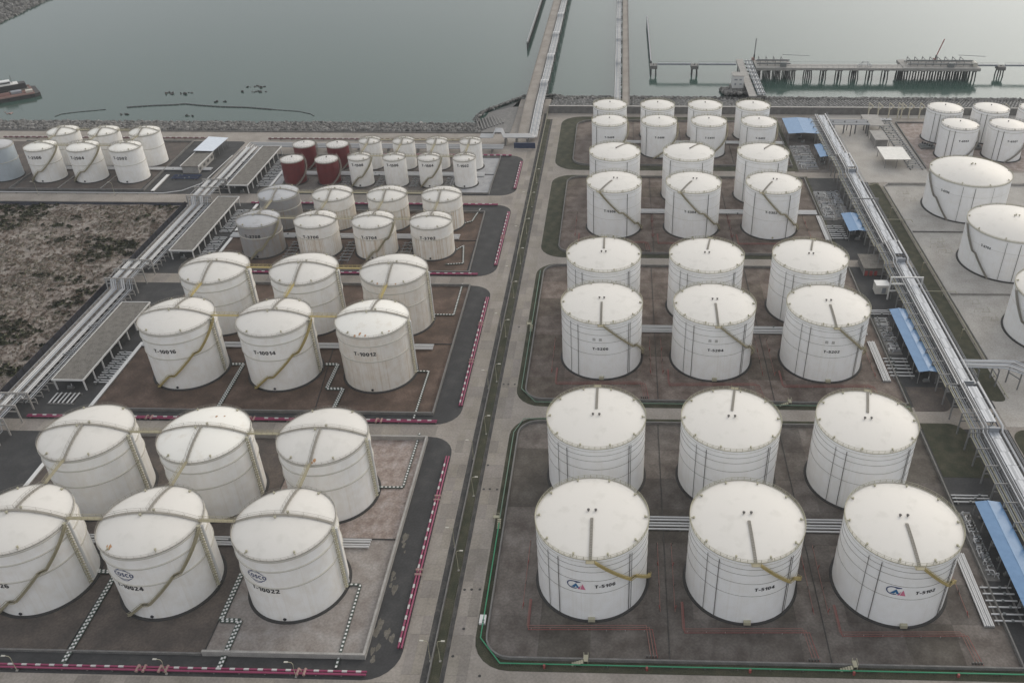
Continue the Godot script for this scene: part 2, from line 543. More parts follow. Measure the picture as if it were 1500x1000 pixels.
func _ready() -> void:
	var cam := Camera3D.new()
	cam.name = "camera"
	cam.projection = Camera3D.PROJECTION_FRUSTUM
	cam.near = 1.0
	cam.far = 9000.0
	cam.size = 1000.0 / 1291.458
	cam.frustum_offset = Vector2(-119.38 / 1291.458, 0.0)
	cam.position = Vector3(0, 178.288, 0)
	cam.rotation_degrees = Vector3(-33.7313, 1.8102, -0.3029)
	add_child(cam)
	cam.current = true
	var we := WorldEnvironment.new()
	we.name = "world_environment"
	var env := Environment.new()
	env.background_mode = Environment.BG_SKY
	var sky := Sky.new()
	var pm := PanoramaSkyMaterial.new()
	pm.panorama = overcast_sky()
	sky.sky_material = pm
	env.sky = sky
	env.ambient_light_source = Environment.AMBIENT_SOURCE_SKY
	env.tonemap_mode = Environment.TONE_MAPPER_LINEAR
	env.tonemap_exposure = 0.99
	env.fog_enabled = true
	env.fog_density = 0.00009
	env.fog_light_color = Color(0.80, 0.82, 0.83)
	env.sdfgi_enabled = true
	env.ssao_enabled = true
	env.ssil_enabled = true
	we.environment = env
	add_child(we)
	var sun := DirectionalLight3D.new()
	sun.name = "sun"
	sun.light_energy = 0.22
	sun.light_color = Color(1.0, 0.93, 0.82)
	sun.light_angular_distance = 22.0
	sun.shadow_enabled = true
	add_child(sun)
	sun.look_at_from_position(Vector3.ZERO, -SUN_DIR, Vector3.UP)
	rng.seed = 4242
	unit_box = BoxMesh.new()
	unit_box.size = Vector3.ONE
	unit_rod = CylinderMesh.new()
	unit_rod.top_radius = 1.0
	unit_rod.bottom_radius = 1.0
	unit_rod.height = 1.0
	unit_rod.radial_segments = 10
	unit_rod.rings = 0
	make_materials()
	build_land()
	build_shore()
	build_roads()
	build_blocks()
	build_field()
	build_tanks()
	build_west_racks()
	build_east_rack()
	build_east_yard()
	build_floor_pipes()
	build_jetties()
	build_floating()
	build_street_furniture()


# ------------------------------------------------------------------ tanks
var cache := {}

func cached(key: String, make: Callable) -> Mesh:
	if not cache.has(key):
		var b := Mb.new()
		make.call(b)
		cache[key] = b.mesh()
	return cache[key]

func dome_y(r: float, rise: float, at: float) -> float:
	var big := (r * r + rise * rise) / (2.0 * rise)
	return sqrt(maxf(0.0, big * big - at * at)) - (big - rise)

func ring_pts(r: float, y: float, seg: int, a0 := 0.0, a1 := TAU) -> PackedVector3Array:
	var p := PackedVector3Array()
	for k in (seg if a1 - a0 > TAU - 0.01 else seg + 1):
		p.append(wrap_point(r, a0 + (a1 - a0) * k / seg, y))
	return p

func make_rail(b: Mb, r: float, y: float, tall: float, thick: float, seg := 56) -> void:
	for hh in [tall, tall * 0.55]:
		b.tube(ring_pts(r, y + hh, seg), thick, 4, true)
	b.lathe(Vector3(0, y, 0), [Vector2(r + 0.03, 0.0), Vector2(r + 0.03, 0.22), Vector2(r - 0.03, 0.22), Vector2(r - 0.03, 0.0)], seg)
	var posts := int(TAU * r / 1.6)
	for k in posts:
		var p := wrap_point(r, TAU * k / posts, y)
		b.tube(PackedVector3Array([p, p + Vector3.UP * tall]), thick, 4)

# a stair that winds down the shell; angles in degrees, 0 faces south, positive to the east
func make_stair(treads: Mb, rails: Mb, r: float, h: float, d0: float, d1: float, landings: Array) -> void:
	var steps := int(h / 0.24)
	var a0 := deg_to_rad(d0)
	var a1 := deg_to_rad(d1)
	var outer := PackedVector3Array()
	var inner := PackedVector3Array()
	var top := PackedVector3Array()
	var land := landings.size() * 7
	var total := steps + land
	var y := h
	for i in total + 1:
		var t := float(i) / total
		var th := lerpf(a0, a1, t)
		var flat := false
		for l in landings:
			if absf(t - float(l)) < 3.5 / total: flat = true
		if not flat and i > 0: y = maxf(0.25, y - h / steps)
		var p := wrap_point(r + 0.75, th, y)
		treads.box(p, Vector3(0.95, 0.07, 0.42), Basis(Vector3.UP, th + PI * 0.5).rotated(Vector3.UP, -PI * 0.5))
		if i % 3 == 0 or i == total:
			outer.append(wrap_point(r + 1.2, th, y - 0.05))
			inner.append(wrap_point(r + 0.3, th, y - 0.05))
			top.append(wrap_point(r + 1.2, th, y + 1.05))
			if i % 6 == 0: rails.tube(PackedVector3Array([wrap_point(r + 1.2, th, y), wrap_point(r + 1.2, th, y + 1.05)]), 0.045, 4)
	for i in outer.size() - 1:
		treads.beam(outer[i], outer[i + 1], 0.07, 0.24)
		treads.beam(inner[i], inner[i + 1], 0.07, 0.20)
	rails.tube(top, 0.055, 4)
	var mid := PackedVector3Array()
	for p in top: mid.append(p - Vector3.UP * 0.5)
	rails.tube(mid, 0.04, 4)

# a grating walkway that follows the dome from radius ra to rb along a bearing
func make_roof_walk(b: Mb, r: float, h: float, rise: float, deg: float, ra: float, rb: float, steps: int, rail := true) -> void:
	var th := deg_to_rad(deg)
	var d := Vector3(sin(th), 0, cos(th))
	var s := Vector3(d.z, 0, -d.x)
	var prev := Vector3.ZERO
	for i in steps + 1:
		var q := lerpf(ra, rb, float(i) / steps)
		var p := d * q + Vector3.UP * (h + dome_y(r, rise, absf(q)) + 0.30)
		if i > 0:
			b.beam(prev, p, 0.62, 0.08)
			if rail:
				for e in [-0.4, 0.4]:
					b.beam(prev + s * e + Vector3.UP * 1.0, p + s * e + Vector3.UP * 1.0, 0.045, 0.045)
					b.beam(prev + s * e + Vector3.UP * 0.5, p + s * e + Vector3.UP * 0.5, 0.035, 0.035)
		if rail and i % 2 == 0:
			for e in [-0.4, 0.4]:
				b.beam(p + s * e - Vector3.UP * 0.3, p + s * e + Vector3.UP * 1.0, 0.045, 0.045)
		prev = p

func make_ladder_stair(b: Mb, r: float, h: float, rise: float, deg: float, ra: float, rb: float) -> void:
	var th := deg_to_rad(deg)
	var d := Vector3(sin(th), 0, cos(th))
	var s := Vector3(d.z, 0, -d.x)
	var n := int(absf(rb - ra) / 0.45)
	var prev := Vector3.ZERO
	for i in n + 1:
		var q := lerpf(ra, rb, float(i) / n)
		var p := d * q + Vector3.UP * (h + dome_y(r, rise, q) + 0.16)
		b.box(p, Vector3(0.62, 0.08, 0.26), Basis(Vector3.UP, th))
		if i > 0:
			for e in [-0.33, 0.33]: b.beam(prev + s * e, p + s * e, 0.07, 0.2)
		prev = p

# one storage tank. kind holds the type's sizes, o what sets this tank apart
func tank(kind: Dictionary, at: Vector3, label: String, group: String, o := {}) -> Node3D:
	var r: float = kind.r
	var h: float = kind.h
	var rise: float = kind.rise
	var key: String = kind.key
	var seg: int = kind.get("seg", 64)
	var t := thing("storage_tank", label, "tank", at, group)
	put(cached(key + "_base", func(b: Mb): b.lathe(Vector3.ZERO, [Vector2(r + 0.75, -0.02), Vector2(r + 0.6, 0.28), Vector2(r - 0.05, 0.34)], seg)), "base_ring", M["base_dark"], t)
	var turn := Basis(Vector3.UP, at.x * 1.7 + at.z * 0.9)
	put(cached(key + "_shell", func(b: Mb):
		b.vs = 1.0 / h
		b.lathe(Vector3.ZERO, [Vector2(r, 0.05), Vector2(r, h * 0.33), Vector2(r, h * 0.66), Vector2(r, h)], seg)), "shell", M[o.get("shell", kind.shell)], t, Transform3D(turn, Vector3.ZERO))
	put(cached(key + "_roof", func(b: Mb):
		b.dome(Vector3(0, h, 0), r + 0.02, rise, seg)
		b.lathe(Vector3.ZERO, [Vector2(r + 0.02, h - 0.02), Vector2(r + 0.10, h - 0.02), Vector2(r + 0.10, h + 0.10), Vector2(r - 0.06, h + 0.12)], seg)), "roof", M[o.get("roof", kind.roof)], t)
	for g in kind.get("girders", []):
		var w: float = g[1]
		put(cached(key + "_girder%.1f" % g[0], func(b: Mb): b.lathe(Vector3(0, g[0], 0), [Vector2(r, -w), Vector2(r + w * 1.3, -w * 0.5), Vector2(r + w * 1.3, w * 0.5), Vector2(r, w)], seg)), "wind_girder" if w > 0.12 else "spray_ring", M[g[2]], t)
	for d in kind.get("risers", []):
		var th := deg_to_rad(d[0])
		var p := wrap_point(r + 0.22, th, 0.0)
		rod(t, "riser_pipe", p + Vector3.UP * 0.3, p + Vector3.UP * (h - d[1]), d[2], M["riser_dark"])
	if kind.get("rail", 0.0) > 0.0:
		put(cached(key + "_rail", func(b: Mb): make_rail(b, r + kind.get("rail_out", 0.12), h, kind.get("rail_h", 1.05), kind.rail, seg)), "rim_railing", M[kind.get("rail_mat", "rail_ochre")], t)
	for d in o.get("nozzles", kind.get("nozzles", [])):
		var q := r - 0.9
		put(cached(key + "_nozzle", func(b: Mb):
			b.lathe(Vector3.ZERO, [Vector2(0.26, -0.2), Vector2(0.26, 0.55), Vector2(0.38, 0.55), Vector2(0.38, 0.72), Vector2(0.0, 0.78)], 8)
			b.box(Vector3(0, 0.25, 0.55), Vector3(0.3, 0.3, 0.7))), "roof_nozzle", M["rail_ochre"], t, Transform3D(Basis(Vector3.UP, deg_to_rad(d)).scaled(Vector3.ONE * 0.75), wrap_point(q, deg_to_rad(d), h + dome_y(r, rise, q))))
	for d in o.get("vents", []):
		put(cached("vent_cap", func(b: Mb): b.lathe(Vector3.ZERO, [Vector2(0.22, -0.2), Vector2(0.22, 0.5), Vector2(0.48, 0.5), Vector2(0.48, 0.75), Vector2(0.0, 0.95)], 10)), "roof_vent", M[o.get("vent_mat", "riser_dark")], t, Transform3D(Basis.from_scale(Vector3.ONE * 0.75), Vector3(d[0], h + dome_y(r, rise, Vector2(d[0], d[1]).length()), d[1])))
	if o.has("ladder"):
		var l: Array = o.ladder
		put(cached(key + "_ladder%d" % int(l[0]), func(b: Mb): make_ladder_stair(b, r, h, rise, l[0], l[1], r - 0.1)), "roof_stair", M["walk_brown"], t)
		put(cached(key + "_platform%d" % int(l[0]), func(b: Mb):
			var th := deg_to_rad(l[0])
			b.box(wrap_point(r + 0.55, th, h + 0.02), Vector3(2.2, 0.12, 1.3), Basis(Vector3.UP, th))
			for e in [-1.0, 1.0]:
				var p: Vector3 = wrap_point(r + 1.1, th, h) + Vector3(cos(th), 0, -sin(th)) * e
				b.beam(p, p + Vector3.UP * 1.1, 0.09, 0.09)), "stair_platform", M["yellow_dull"], t)
	for w in o.get("walks", []):
		put(cached(key + "_walk%d_%d_%d" % [int(w[0]), int(w[1] * 10), int(w[2] * 10)], func(b: Mb): make_roof_walk(b, r, h, rise, w[0], w[1], w[2], 14)), "roof_walkway", M["walk_brown"], t)
	if o.has("stair"):
		var s: Array = o.stair
		var ck := key + "_stair%d_%d" % [int(s[0]), int(s[1])]
		if not cache.has(ck):
			var tb := Mb.new()
			var rb := Mb.new()
			make_stair(tb, rb, r, h, s[0], s[1], s[3])
			cache[ck] = tb.mesh()
			cache[ck + "r"] = rb.mesh()
		var st := put(cache[ck], "spiral_stair", M[s[2]], t)
		put(cache[ck + "r"], "handrail", M[s[2]], st)
	if o.has("drop"):
		var th2 := deg_to_rad(o.drop)
		var p2 := wrap_point(r + 0.75, th2, 0.0)
		rod(t, "drop_pipe", p2 + Vector3.UP * 2.0, p2 + Vector3.UP * (h - 0.3), 0.34, M["white_steel"])
		put(cached(key + "_caged%d" % int(o.drop), func(b: Mb):
			var th3 := deg_to_rad(o.drop - 5.0)
			var s3 := Vector3(cos(th3), 0, -sin(th3))
			for e in [-0.35, 0.35]:
				var q = wrap_point(r + 0.35, th3, 0.0) + s3 * e
				b.beam(q + Vector3.UP * 0.6, q + Vector3.UP * (h + 0.8), 0.09, 0.09)
			for k in int(h / 0.9):
				var q2 := wrap_point(r + 0.7, th3, 1.6 + k * 0.9)
				b.box(q2, Vector3(0.75, 0.12, 0.7), Basis(Vector3.UP, th3))), "caged_ladder", M["rail_ochre"], t)
	for q in o.get("rust", []):
		# irregular rust blot lying on the dome: [x, z, size]
		var rb := Mb.new()
		var lim := []
		for e in 18: lim.append(q[2] * rng.randf_range(0.5, 1.15))
		for e in 18:
			var P := [Vector2(q[0], q[1])]
			for f in [e, (e + 1) % 18]: P.append(Vector2(q[0], q[1]) + Vector2(cos(TAU * f / 18.0) * 0.8, sin(TAU * f / 18.0) * 1.2) * lim[f])
			var V := []
			for p: Vector2 in P: V.append(Vector3(p.x, h + dome_y(r, rise, minf(p.length(), r)) + 0.03, p.y))
			rb.tri(V[0], V[1], V[2], Vector3.UP, Vector3.UP, Vector3.UP)
		done(rb, "rust_stain", M["rust"], t)
	if o.has("text"):
		var x: Array = o.text   # text, mid angle, width angle, height, letter height
		done(wrapped_text(x[0], r, x[1], x[2], x[3], x[4]), "lettering", M["ink"], t)
	if o.get("manhole", true):
		var mh := Mb.new()
		mh.lathe(Vector3.ZERO, [Vector2(0.0, 0.22), Vector2(0.42, 0.22), Vector2(0.42, -0.1)], 10)
		if not cache.has("manhole"): cache["manhole"] = mh.mesh()
		put(cache["manhole"], "manhole", M[kind.get("manhole", "ink")], t, Transform3D(Basis(Vector3.RIGHT, PI * 0.5), Vector3(0, 1.1, r)))
	return t

func logo_globe(t: Node3D, r: float, mid: float, y: float) -> void:
	var b := wrapped_text("COSCO", r, mid, 25.0, y, 1.25)
	done(b, "wordmark", M["logo_navy"], t)
	var g := Mb.new()
	for a in [[0.0, 0.0, 2.0, 2.05, 0.5, PI - 0.5], [0.0, 0.0, 2.0, 2.05, PI + 0.5, TAU - 0.5], [0.0, 0.35, 2.5, 1.25, 0.45, PI - 0.45], [0.0, -0.35, 2.5, 1.25, PI + 0.45, TAU - 0.45]]:
		for p in arc_band(a[0], a[1], a[2], a[3], a[4], a[5], 0.16): wrapped_poly(g, p, r, mid, y)
	done(g, "emblem", M["logo_navy"], t)

func logo_arc(t: Node3D, r: float, mid: float, y: float) -> void:
	# a blue arc opening to the side, with a blue and a pink peak inside it
	var k := 1.22
	var c := Mb.new()
	for p in arc_band(-0.55 * k, 0.0, 1.35 * k, 1.12 * k, 0.85, TAU - 0.95, 0.24 * k): wrapped_poly(c, p, r, mid, y)
	wrapped_poly(c, PackedVector2Array([Vector2(0.1 * k, 0.66 * k), Vector2(0.95 * k, 0.92 * k), Vector2(0.95 * k, 1.12 * k), Vector2(-0.5 * k, 1.12 * k), Vector2(-0.5 * k, 0.9 * k)]), r, mid, y)
	done(c, "logo_arc", M["logo_navy"], t)
	var b := Mb.new()
	wrapped_poly(b, PackedVector2Array([Vector2(-1.0 * k, -0.75 * k), Vector2(0.0, 0.55 * k), Vector2(0.75 * k, -0.75 * k), Vector2(0.2 * k, -0.75 * k), Vector2(0.0, -0.3 * k), Vector2(-0.3 * k, -0.75 * k)]), r, mid, y)
	done(b, "logo_peak", M["logo_blue"], t)
	var q := Mb.new()
	wrapped_poly(q, PackedVector2Array([Vector2(0.85 * k, -1.05 * k), Vector2(1.3 * k, 0.55 * k), Vector2(1.95 * k, -1.05 * k)]), r, mid, y)
	wrapped_poly(q, PackedVector2Array([Vector2(0.30 * k, -1.05 * k), Vector2(0.95 * k, 0.1 * k), Vector2(0.78 * k, -1.05 * k)]), r, mid, y)
	done(q, "logo_peak", M["logo_pink"], t)

func small_glyphs(t: Node3D, r: float, mid: float, y: float) -> void:
	var b := Mb.new()
	for g in [-1.05, 1.05]:
		for s in [[-0.45, 0.35, 0.45, 0.48], [-0.45, -0.05, 0.45, 0.08], [-0.5, -0.5, 0.5, -0.38], [-0.06, -0.5, 0.06, 0.5], [-0.42, -0.4, -0.3, 0.4], [0.3, -0.4, 0.42, 0.4]]:
			wrapped_poly(b, PackedVector2Array([Vector2(g + s[0], s[1]), Vector2(g + s[2], s[1]), Vector2(g + s[2], s[3]), Vector2(g + s[0], s[3])]), r, mid, y)
	done(b, "lettering", M["ring_dark"], t)

func gangway(a: Vector3, b: Vector3, label: String, mt: String, group: String) -> void:
	var t := thing("gangway", label, "walkway", (a + b) * 0.5, group)
	var m := Mb.new(t.position)
	m.beam(a, b, 0.9, 0.14)
	done(m, "deck", M[mt], t)
	var r := Mb.new(t.position)
	var d := (b - a).normalized()
	var s := d.cross(Vector3.UP).normalized() * 0.45
	var l := a.distance_to(b)
	for e in [-1.0, 1.0]:
		for hh in [0.5, 1.05]: r.beam(a + s * e + Vector3.UP * hh, b + s * e + Vector3.UP * hh, 0.07, 0.07)
		for k in int(l / 1.6) + 1:
			var p = a + d * minf(l, k * 1.6) + s * e
			r.beam(p, p + Vector3.UP * 1.05, 0.06, 0.06)
	done(r, "handrail", M[mt], t)

func build_tanks() -> void:
	var noz10 := [18, 54, 90, 126, 162, 198, 234, 270, 306, 342]
	var rings := [[20.7, 0.06, "girder"], [19.2, 0.055, "ring_dark"], [17.3, 0.055, "ring_dark"], [14.3, 0.055, "ring_dark"], [10.0, 0.05, "ring_dark"]]
	var A := {"key": "A", "r": 13.97, "h": 21.58, "rise": 1.5, "shell": "shell_clean", "roof": "roof_white", "girders": rings, "rail": 0.06, "rail_h": 1.1, "nozzles": noz10, "risers": [[-46.5, 1.2, 0.07], [-33.2, 1.2, 0.095], [41.0, 1.2, 0.095], [43.8, 1.2, 0.07]], "seg": 72, "manhole": "rail_ochre"}
	var B := A.duplicate()
	B.merge({"key": "B", "r": 13.85, "h": 22.2, "girders": [[21.3, 0.06, "girder"], [20.2, 0.05, "ring_dark"], [18.0, 0.05, "ring_dark"], [15.0, 0.05, "ring_dark"], [10.2, 0.05, "ring_dark"]]}, true)
	var C := A.duplicate()
	C.merge({"key": "C", "r": 12.0, "h": 21.6, "rise": 1.4, "nozzles": [20, 65, 110, 155, 200, 245, 290, 335], "risers": [[-47.0, 1.0, 0.11], [28.5, 1.0, 0.12]], "girders": [[20.6, 0.07, "girder"], [18.5, 0.04, "girder"], [13.6, 0.045, "girder"], [9.0, 0.045, "girder"]]}, true)
	var D := A.duplicate()
	D.merge({"key": "D", "r": 9.27, "h": 16.95, "rise": 1.2, "nozzles": [0, 60, 120, 180, 240, 300], "risers": [[-45.0, 0.8, 0.11]], "girders": [[15.9, 0.09, "girder"]], "seg": 48}, true)
	var xa := [-5.5, 32.6, 70.6]
	var xb := [-5.2, 33.2, 71.6]
	var xc := [-1.9, 32.9, 67.8]
	var xd := [-5.2, 21.0, 47.1, 73.3]
	var na := ["T-5106", "T-5104", "T-5102"]
	var nb := ["T-5206", "T-5204", "T-5202"]
	var nc := ["T-5306", "T-5304", "T-5302"]
	var nd := ["T-5408", "T-5406", "T-5404", "T-5402"]
	for i in 3:
		var ang: float = [0.0, 1.5, -0.5][i]
		var t := tank(A, Vector3(xa[i], 0.1, -156.6), "white flat-roofed tank lettered %s%s, yellow stair winding down" % [na[i], ["with a coloured logo", "and no logo", "with a coloured logo"][i]], "largest flat-roofed white tanks", {"ladder": [ang, 2.0], "vents": [[-0.9, -0.6], [0.9, -0.6]], "stair": [ang + 4.0, 94.0, "yellow_steel", [0.45]], "text": [na[i], 14.6, 20.8, 12.35, 1.05]})
		if i != 1: logo_arc(t, 13.97, -14.6, 12.5)
		bx(t, "valve_box", Vector3(0.2, 1.0, 14.4), Vector3(1.7, 1.0, 0.8), M["rail_ochre"])
		tank(A, Vector3(xa[i], 0.1, -195.8), "white flat-roofed tank standing behind the tank lettered %s" % na[i], "largest flat-roofed white tanks", {"ladder": [180.0 - [0.0, 10.0, 14.0][i], 2.0], "vents": [[-0.9, 0.8], [0.9, 0.8]]})
		t = tank(B, Vector3(xb[i], 0.1, -257.2), "white tank lettered %s with tiny characters over the number" % nb[i], "second block of flat-roofed white tanks", {"ladder": [0.0, 2.0], "vents": [[-0.8, -0.6], [0.8, -0.6]], "stair": [3.0, 100.0, "yellow_dull", [0.5]], "text": [nb[i], -0.8, 21.8, 12.6, 0.95]})
		small_glyphs(t, 13.85, -5.2, 16.3)
		bx(t, "valve_box", Vector3(0.2, 1.0, 14.3), Vector3(1.6, 1.0, 0.8), M["rail_ochre"])
		tank(B, Vector3(xb[i], 0.1, -292.1), "white flat-roofed tank standing behind the tank lettered %s" % nb[i], "second block of flat-roofed white tanks", {"ladder": [180.0 - [0.0, 10.0, 14.0][i], 2.0], "vents": [[-0.8, 0.8], [0.8, 0.8]]})
		tank(C, Vector3(xc[i], 0.1, -360.6), "white tank lettered %s with stair slanting across its face" % nc[i], "third block of flat-roofed white tanks", {"ladder": [-31.0, 2.0], "vents": [[-0.2, -0.8], [1.3, -0.6]], "stair": [-29.0, 80.0, "yellow_dull", [0.4, 0.75]], "text": [nc[i], -8.5, 24.2, 13.0, 1.0]})
		tank(C, Vector3(xc[i], 0.1, -395.8), "white flat-roofed tank standing behind the tank lettered %s" % nc[i], "third block of flat-roofed white tanks", {"ladder": [150.0, 2.0], "vents": [[0.6, -0.8]]})
	for i in 4:
		tank(D, Vector3(xd[i], 0.1, -450.8), "small white flat-roofed tank lettered %s, stair slanting down its side" % nd[i], "small flat-roofed white tanks by the shore wall", {"vents": [[0.0, -0.8]], "stair": [128.0, -16.0, "yellow_dull", []], "text": [nd[i], 1.0, 31.0, 11.3, 0.95]})
		tank(D, Vector3(xd[i], 0.1, -476.1), "small white flat-roofed tank standing behind the tank lettered %s" % nd[i], "small flat-roofed white tanks by the shore wall", {"vents": [[0.0, -0.8]]})
	# left complex: domed tanks joined by gangways
	var L := {"key": "L", "r": 12.25, "h": 21.6, "rise": 2.7, "shell": "shell_weathered", "roof": "roof_white", "girders": [[21.2, 0.20, "girder"], [17.9, 0.20, "girder"], [12.2, 0.20, "girder"]], "rail": 0.035, "rail_h": 0.9, "rail_mat": "walk_brown", "nozzles": [30, 150, 210, 330], "seg": 72}
	var Mk := L.duplicate()
	Mk.merge({"key": "M", "r": 12.1, "h": 21.9, "girders": [[21.5, 0.20, "girder"], [18.4, 0.20, "girder"], [12.4, 0.20, "girder"]]}, true)
	var O := L.duplicate()
	O.merge({"key": "O", "r": 8.85, "h": 14.5, "rise": 2.0, "shell": "shell_low_rust", "girders": [[14.2, 0.16, "girder"], [9.3, 0.16, "girder"]], "seg": 56}, true)
	var P := L.duplicate()
	P.merge({"key": "P", "r": 5.58, "h": 13.85, "rise": 1.3, "shell": "shell_weathered", "girders": [[13.6, 0.12, "girder"]], "seg": 40, "nozzles": [40, 220]}, true)
	var Q := L.duplicate()
	Q.merge({"key": "Q", "r": 7.54, "h": 16.6, "rise": 1.8, "girders": [[16.3, 0.14, "girder"], [9.3, 0.14, "girder"]], "seg": 48, "roof": "roof_cream", "nozzles": [40, 220]}, true)
	var sets := [
		{"k": L, "x0": -80.9, "dx": 33.15, "z": [-152.6, -185.9], "n": ["T-10022", "T-10024", "T-10026"], "txt": [-14.0, 35.0, 11.2, 1.35], "st": [80.0, -30.0], "stairs": [1, 2], "grp": "tall domed tanks in the front block", "g": "yellow_dull", "say": "tall domed white tank"},
		{"k": Mk, "x0": -81.5, "dx": 33.1, "z": [-246.3, -279.5], "n": ["T-10012", "T-10014", "T-10016"], "txt": [-2.8, 35.0, 15.5, 1.35], "st": [85.0, -34.0], "stairs": [1, 2], "grp": "tall domed tanks in the second block", "g": "yellow_steel", "say": "tall domed white tank"},
		{"k": O, "x0": -79.0, "dx": 24.58, "z": [-335.5, -361.9], "n": ["T-3702", "T-3704", "T-3706", "T-3708"], "txt": [-2.0, 43.0, 10.4, 1.3], "st": [77.0, -16.0], "stairs": [1, 3], "grp": "medium domed tanks with rust-stained lower shells", "g": "yellow_dull", "say": "medium domed tank"},
		{"k": P, "x0": -75.8, "dx": 17.23, "z": [-406.7, -428.6], "n": ["T-1502", "T-1504", "T-1506", "T-1508"], "txt": [0.0, 60.0, 11.6, 1.25], "st": [83.0, -45.0], "stairs": [1, 3], "grp": "slim white domed tanks", "g": "yellow_dull", "say": "slim white domed tank"},
		{"k": Q, "x0": -245.4, "dx": 21.44, "z": [-411.0, -432.3], "n": ["T-2502", "T-2504", "T-2506"], "txt": [-1.5, 52.0, 13.3, 1.4], "st": [90.0, -50.0], "stairs": [1, 2], "grp": "cream domed tanks beside the scrub field", "g": "yellow_dull", "say": "cream domed tank"}]
	for s in sets:
		var k: Dictionary = s.k
		var cnt: int = s.n.size()
		for row in 2:
			for i in cnt:
				var pos := Vector3(s.x0 - s.dx * i, 0.1, s.z[row])
				var o := {"walks": [[90.0, -k.r + 0.1, k.r - 0.1], [180.0 if row == 0 else 0.0, 0.6, k.r + 0.05]], "vents": [[1.2, -0.8], [-1.4, 0.9]], "vent_mat": "rail_ochre", "manhole": row == 0}
				if k.key in ["L", "M"]: o.drop = 86.0
				if row == 0:
					o.text = [s.n[i], s.txt[0], s.txt[1], s.txt[2], s.txt[3]]
					if i in s.stairs: o.stair = [s.st[0], s.st[1], "yellow_steel" if k.key == "M" else "yellow_dull", [0.36, 0.72] if k.r > 8.0 else [0.6]]
				var grey: bool = k.key == "O" and i == 3
				if grey:
					o.shell = "shell_grey"
					o.roof = "roof_grey"
				if k.key == "M" and i == 0: o.shell = "shell_rusty"
				if k.key == "M" and i == 0 and row == 0: o.roof = "roof_cream"
				if k.key == "L" and row == 1 and i == 1: o.roof = "roof_cream"
				if k.key == "L" and row == 0 and i == 1: o.rust = [[-5.5, 9.2, 0.7], [-6.3, 9.0, 0.35]]
				if k.key == "L" and row == 1 and i == 0: o.rust = [[0.9, 10.9, 0.55], [0.5, 11.5, 0.35]]
				if k.key == "L" and row == 1 and i == 1: o.rust = [[2.0, -5.0, 0.5], [4.0, -5.6, 0.35]]
				if k.key == "M" and row == 0 and i == 0: o.rust = [[-1.5, 10.6, 0.55], [-3.0, 11.2, 0.5], [0.4, 11.3, 0.45], [7.5, 8.3, 0.3]]
				if k.key == "M" and row == 1 and i == 0: o.rust = [[-3.5, 10.9, 0.5], [3.0, 11.0, 0.4]]
				var say: String = ("dull grey streaked domed tank" if grey else s.say)
				var lab: String = "%s lettered %s%s" % [say, s.n[i], ", stair slanting down its face" if o.has("stair") else ""] if row == 0 else "%s standing behind the tank lettered %s" % [say, s.n[i]]
				if k.key == "L" and row == 0 and i < 2: lab += ", navy emblem above"
				var t := tank(k, pos, lab, s.grp, o)
				if k.key == "L" and row == 0 and i < 2: logo_globe(t, k.r, -14.5 if i == 1 else -20.0, 15.6)
				var y: float = k.h + 0.4
				if i + 1 < cnt:
					gangway(pos + Vector3(-k.r + 0.2, y, 0), pos + Vector3(-s.dx + k.r - 0.2, y, 0), "ochre gangway between the roofs of the tanks %s %s and %s" % ["lettered" if row == 0 else "behind those lettered", s.n[i], s.n[i + 1]], s.g, s.grp + ": gangways")
				if row == 0:
					gangway(pos + Vector3(0, y, -k.r + 0.2), Vector3(pos.x, pos.y + y, s.z[1] + k.r - 0.2), "gangway from the roof of tank %s to the tank behind" % s.n[i], s.g, s.grp + ": gangways")
	# red tanks beside the slim white ones
	var R := {"key": "R", "r": 5.5, "h": 11.6, "rise": 0.8, "shell": "shell_red", "roof": "roof_speckled", "girders": [[11.4, 0.10, "girder"]], "seg": 40, "rail": 0.04, "rail_h": 0.9, "rail_mat": "walk_brown", "nozzles": []}
	for row in 2:
		for i in 2:
			tank(R, Vector3([-144.7, -162.0][i], 0.1, [-408.6, -428.6][row]), "dark red tank, pale speckled roof, %s, %s" % [["beside a slim white tank", "beside the pump shelter"][i], ["toward the grey tanks", "toward the shore"][row]], "dark red tanks", {"stair": [150.0, 20.0, "walk_brown", []], "vents": [[0.0, -0.6]], "manhole": false})
	var X := Q.duplicate()
	X.merge({"key": "X", "shell": "shell_blue_grey", "roof": "roof_grey"}, true)
	tank(X, Vector3(-311.5, 0.1, -412.0), "blue-grey tank beside the cream domed tanks", "cream domed tanks beside the scrub field", {"text": ["T-2601", -1.5, 52.0, 13.3, 1.4]})
	# wide domed tanks in the eastern yard
	var E := {"key": "E", "r": 18.0, "h": 17.8, "rise": 3.6, "shell": "shell_clean", "roof": "roof_white", "girders": [[17.5, 0.10, "girder"], [12.5, 0.035, "girder"]], "seg": 72, "rail": 0.05, "rail_h": 0.7, "rail_mat": "rail_ochre", "nozzles": [10, 50, 90, 130, 170, 210, 250, 290, 330], "risers": [[-26.7, 0.8, 0.07], [-10.4, 0.8, 0.10], [16.0, 0.8, 0.05]]}
	for i in 3:
		tank(E, Vector3(161.6, 0.1, [-384.4, -330.6, -276.8][i]), ["wide domed white tank lettered T-6706 below the small far tanks", "wide domed white tank lettered T-6704 between two of its kind", "wide domed white tank beside the pipe bridge, only its edge in view"][i], "wide domed tanks in the pale yard", {"text": [["T-6706", "T-6704", "T-6702"][i], -51.0, 13.5, 12.8, 1.0], "stair": [-90.0, -38.0, "walk_brown", [0.5]], "vents": [[0.0, 0.0], [1.0, 0.6], [-0.9, 0.7]], "vent_mat": "rail_ochre"})
	var F := D.duplicate()
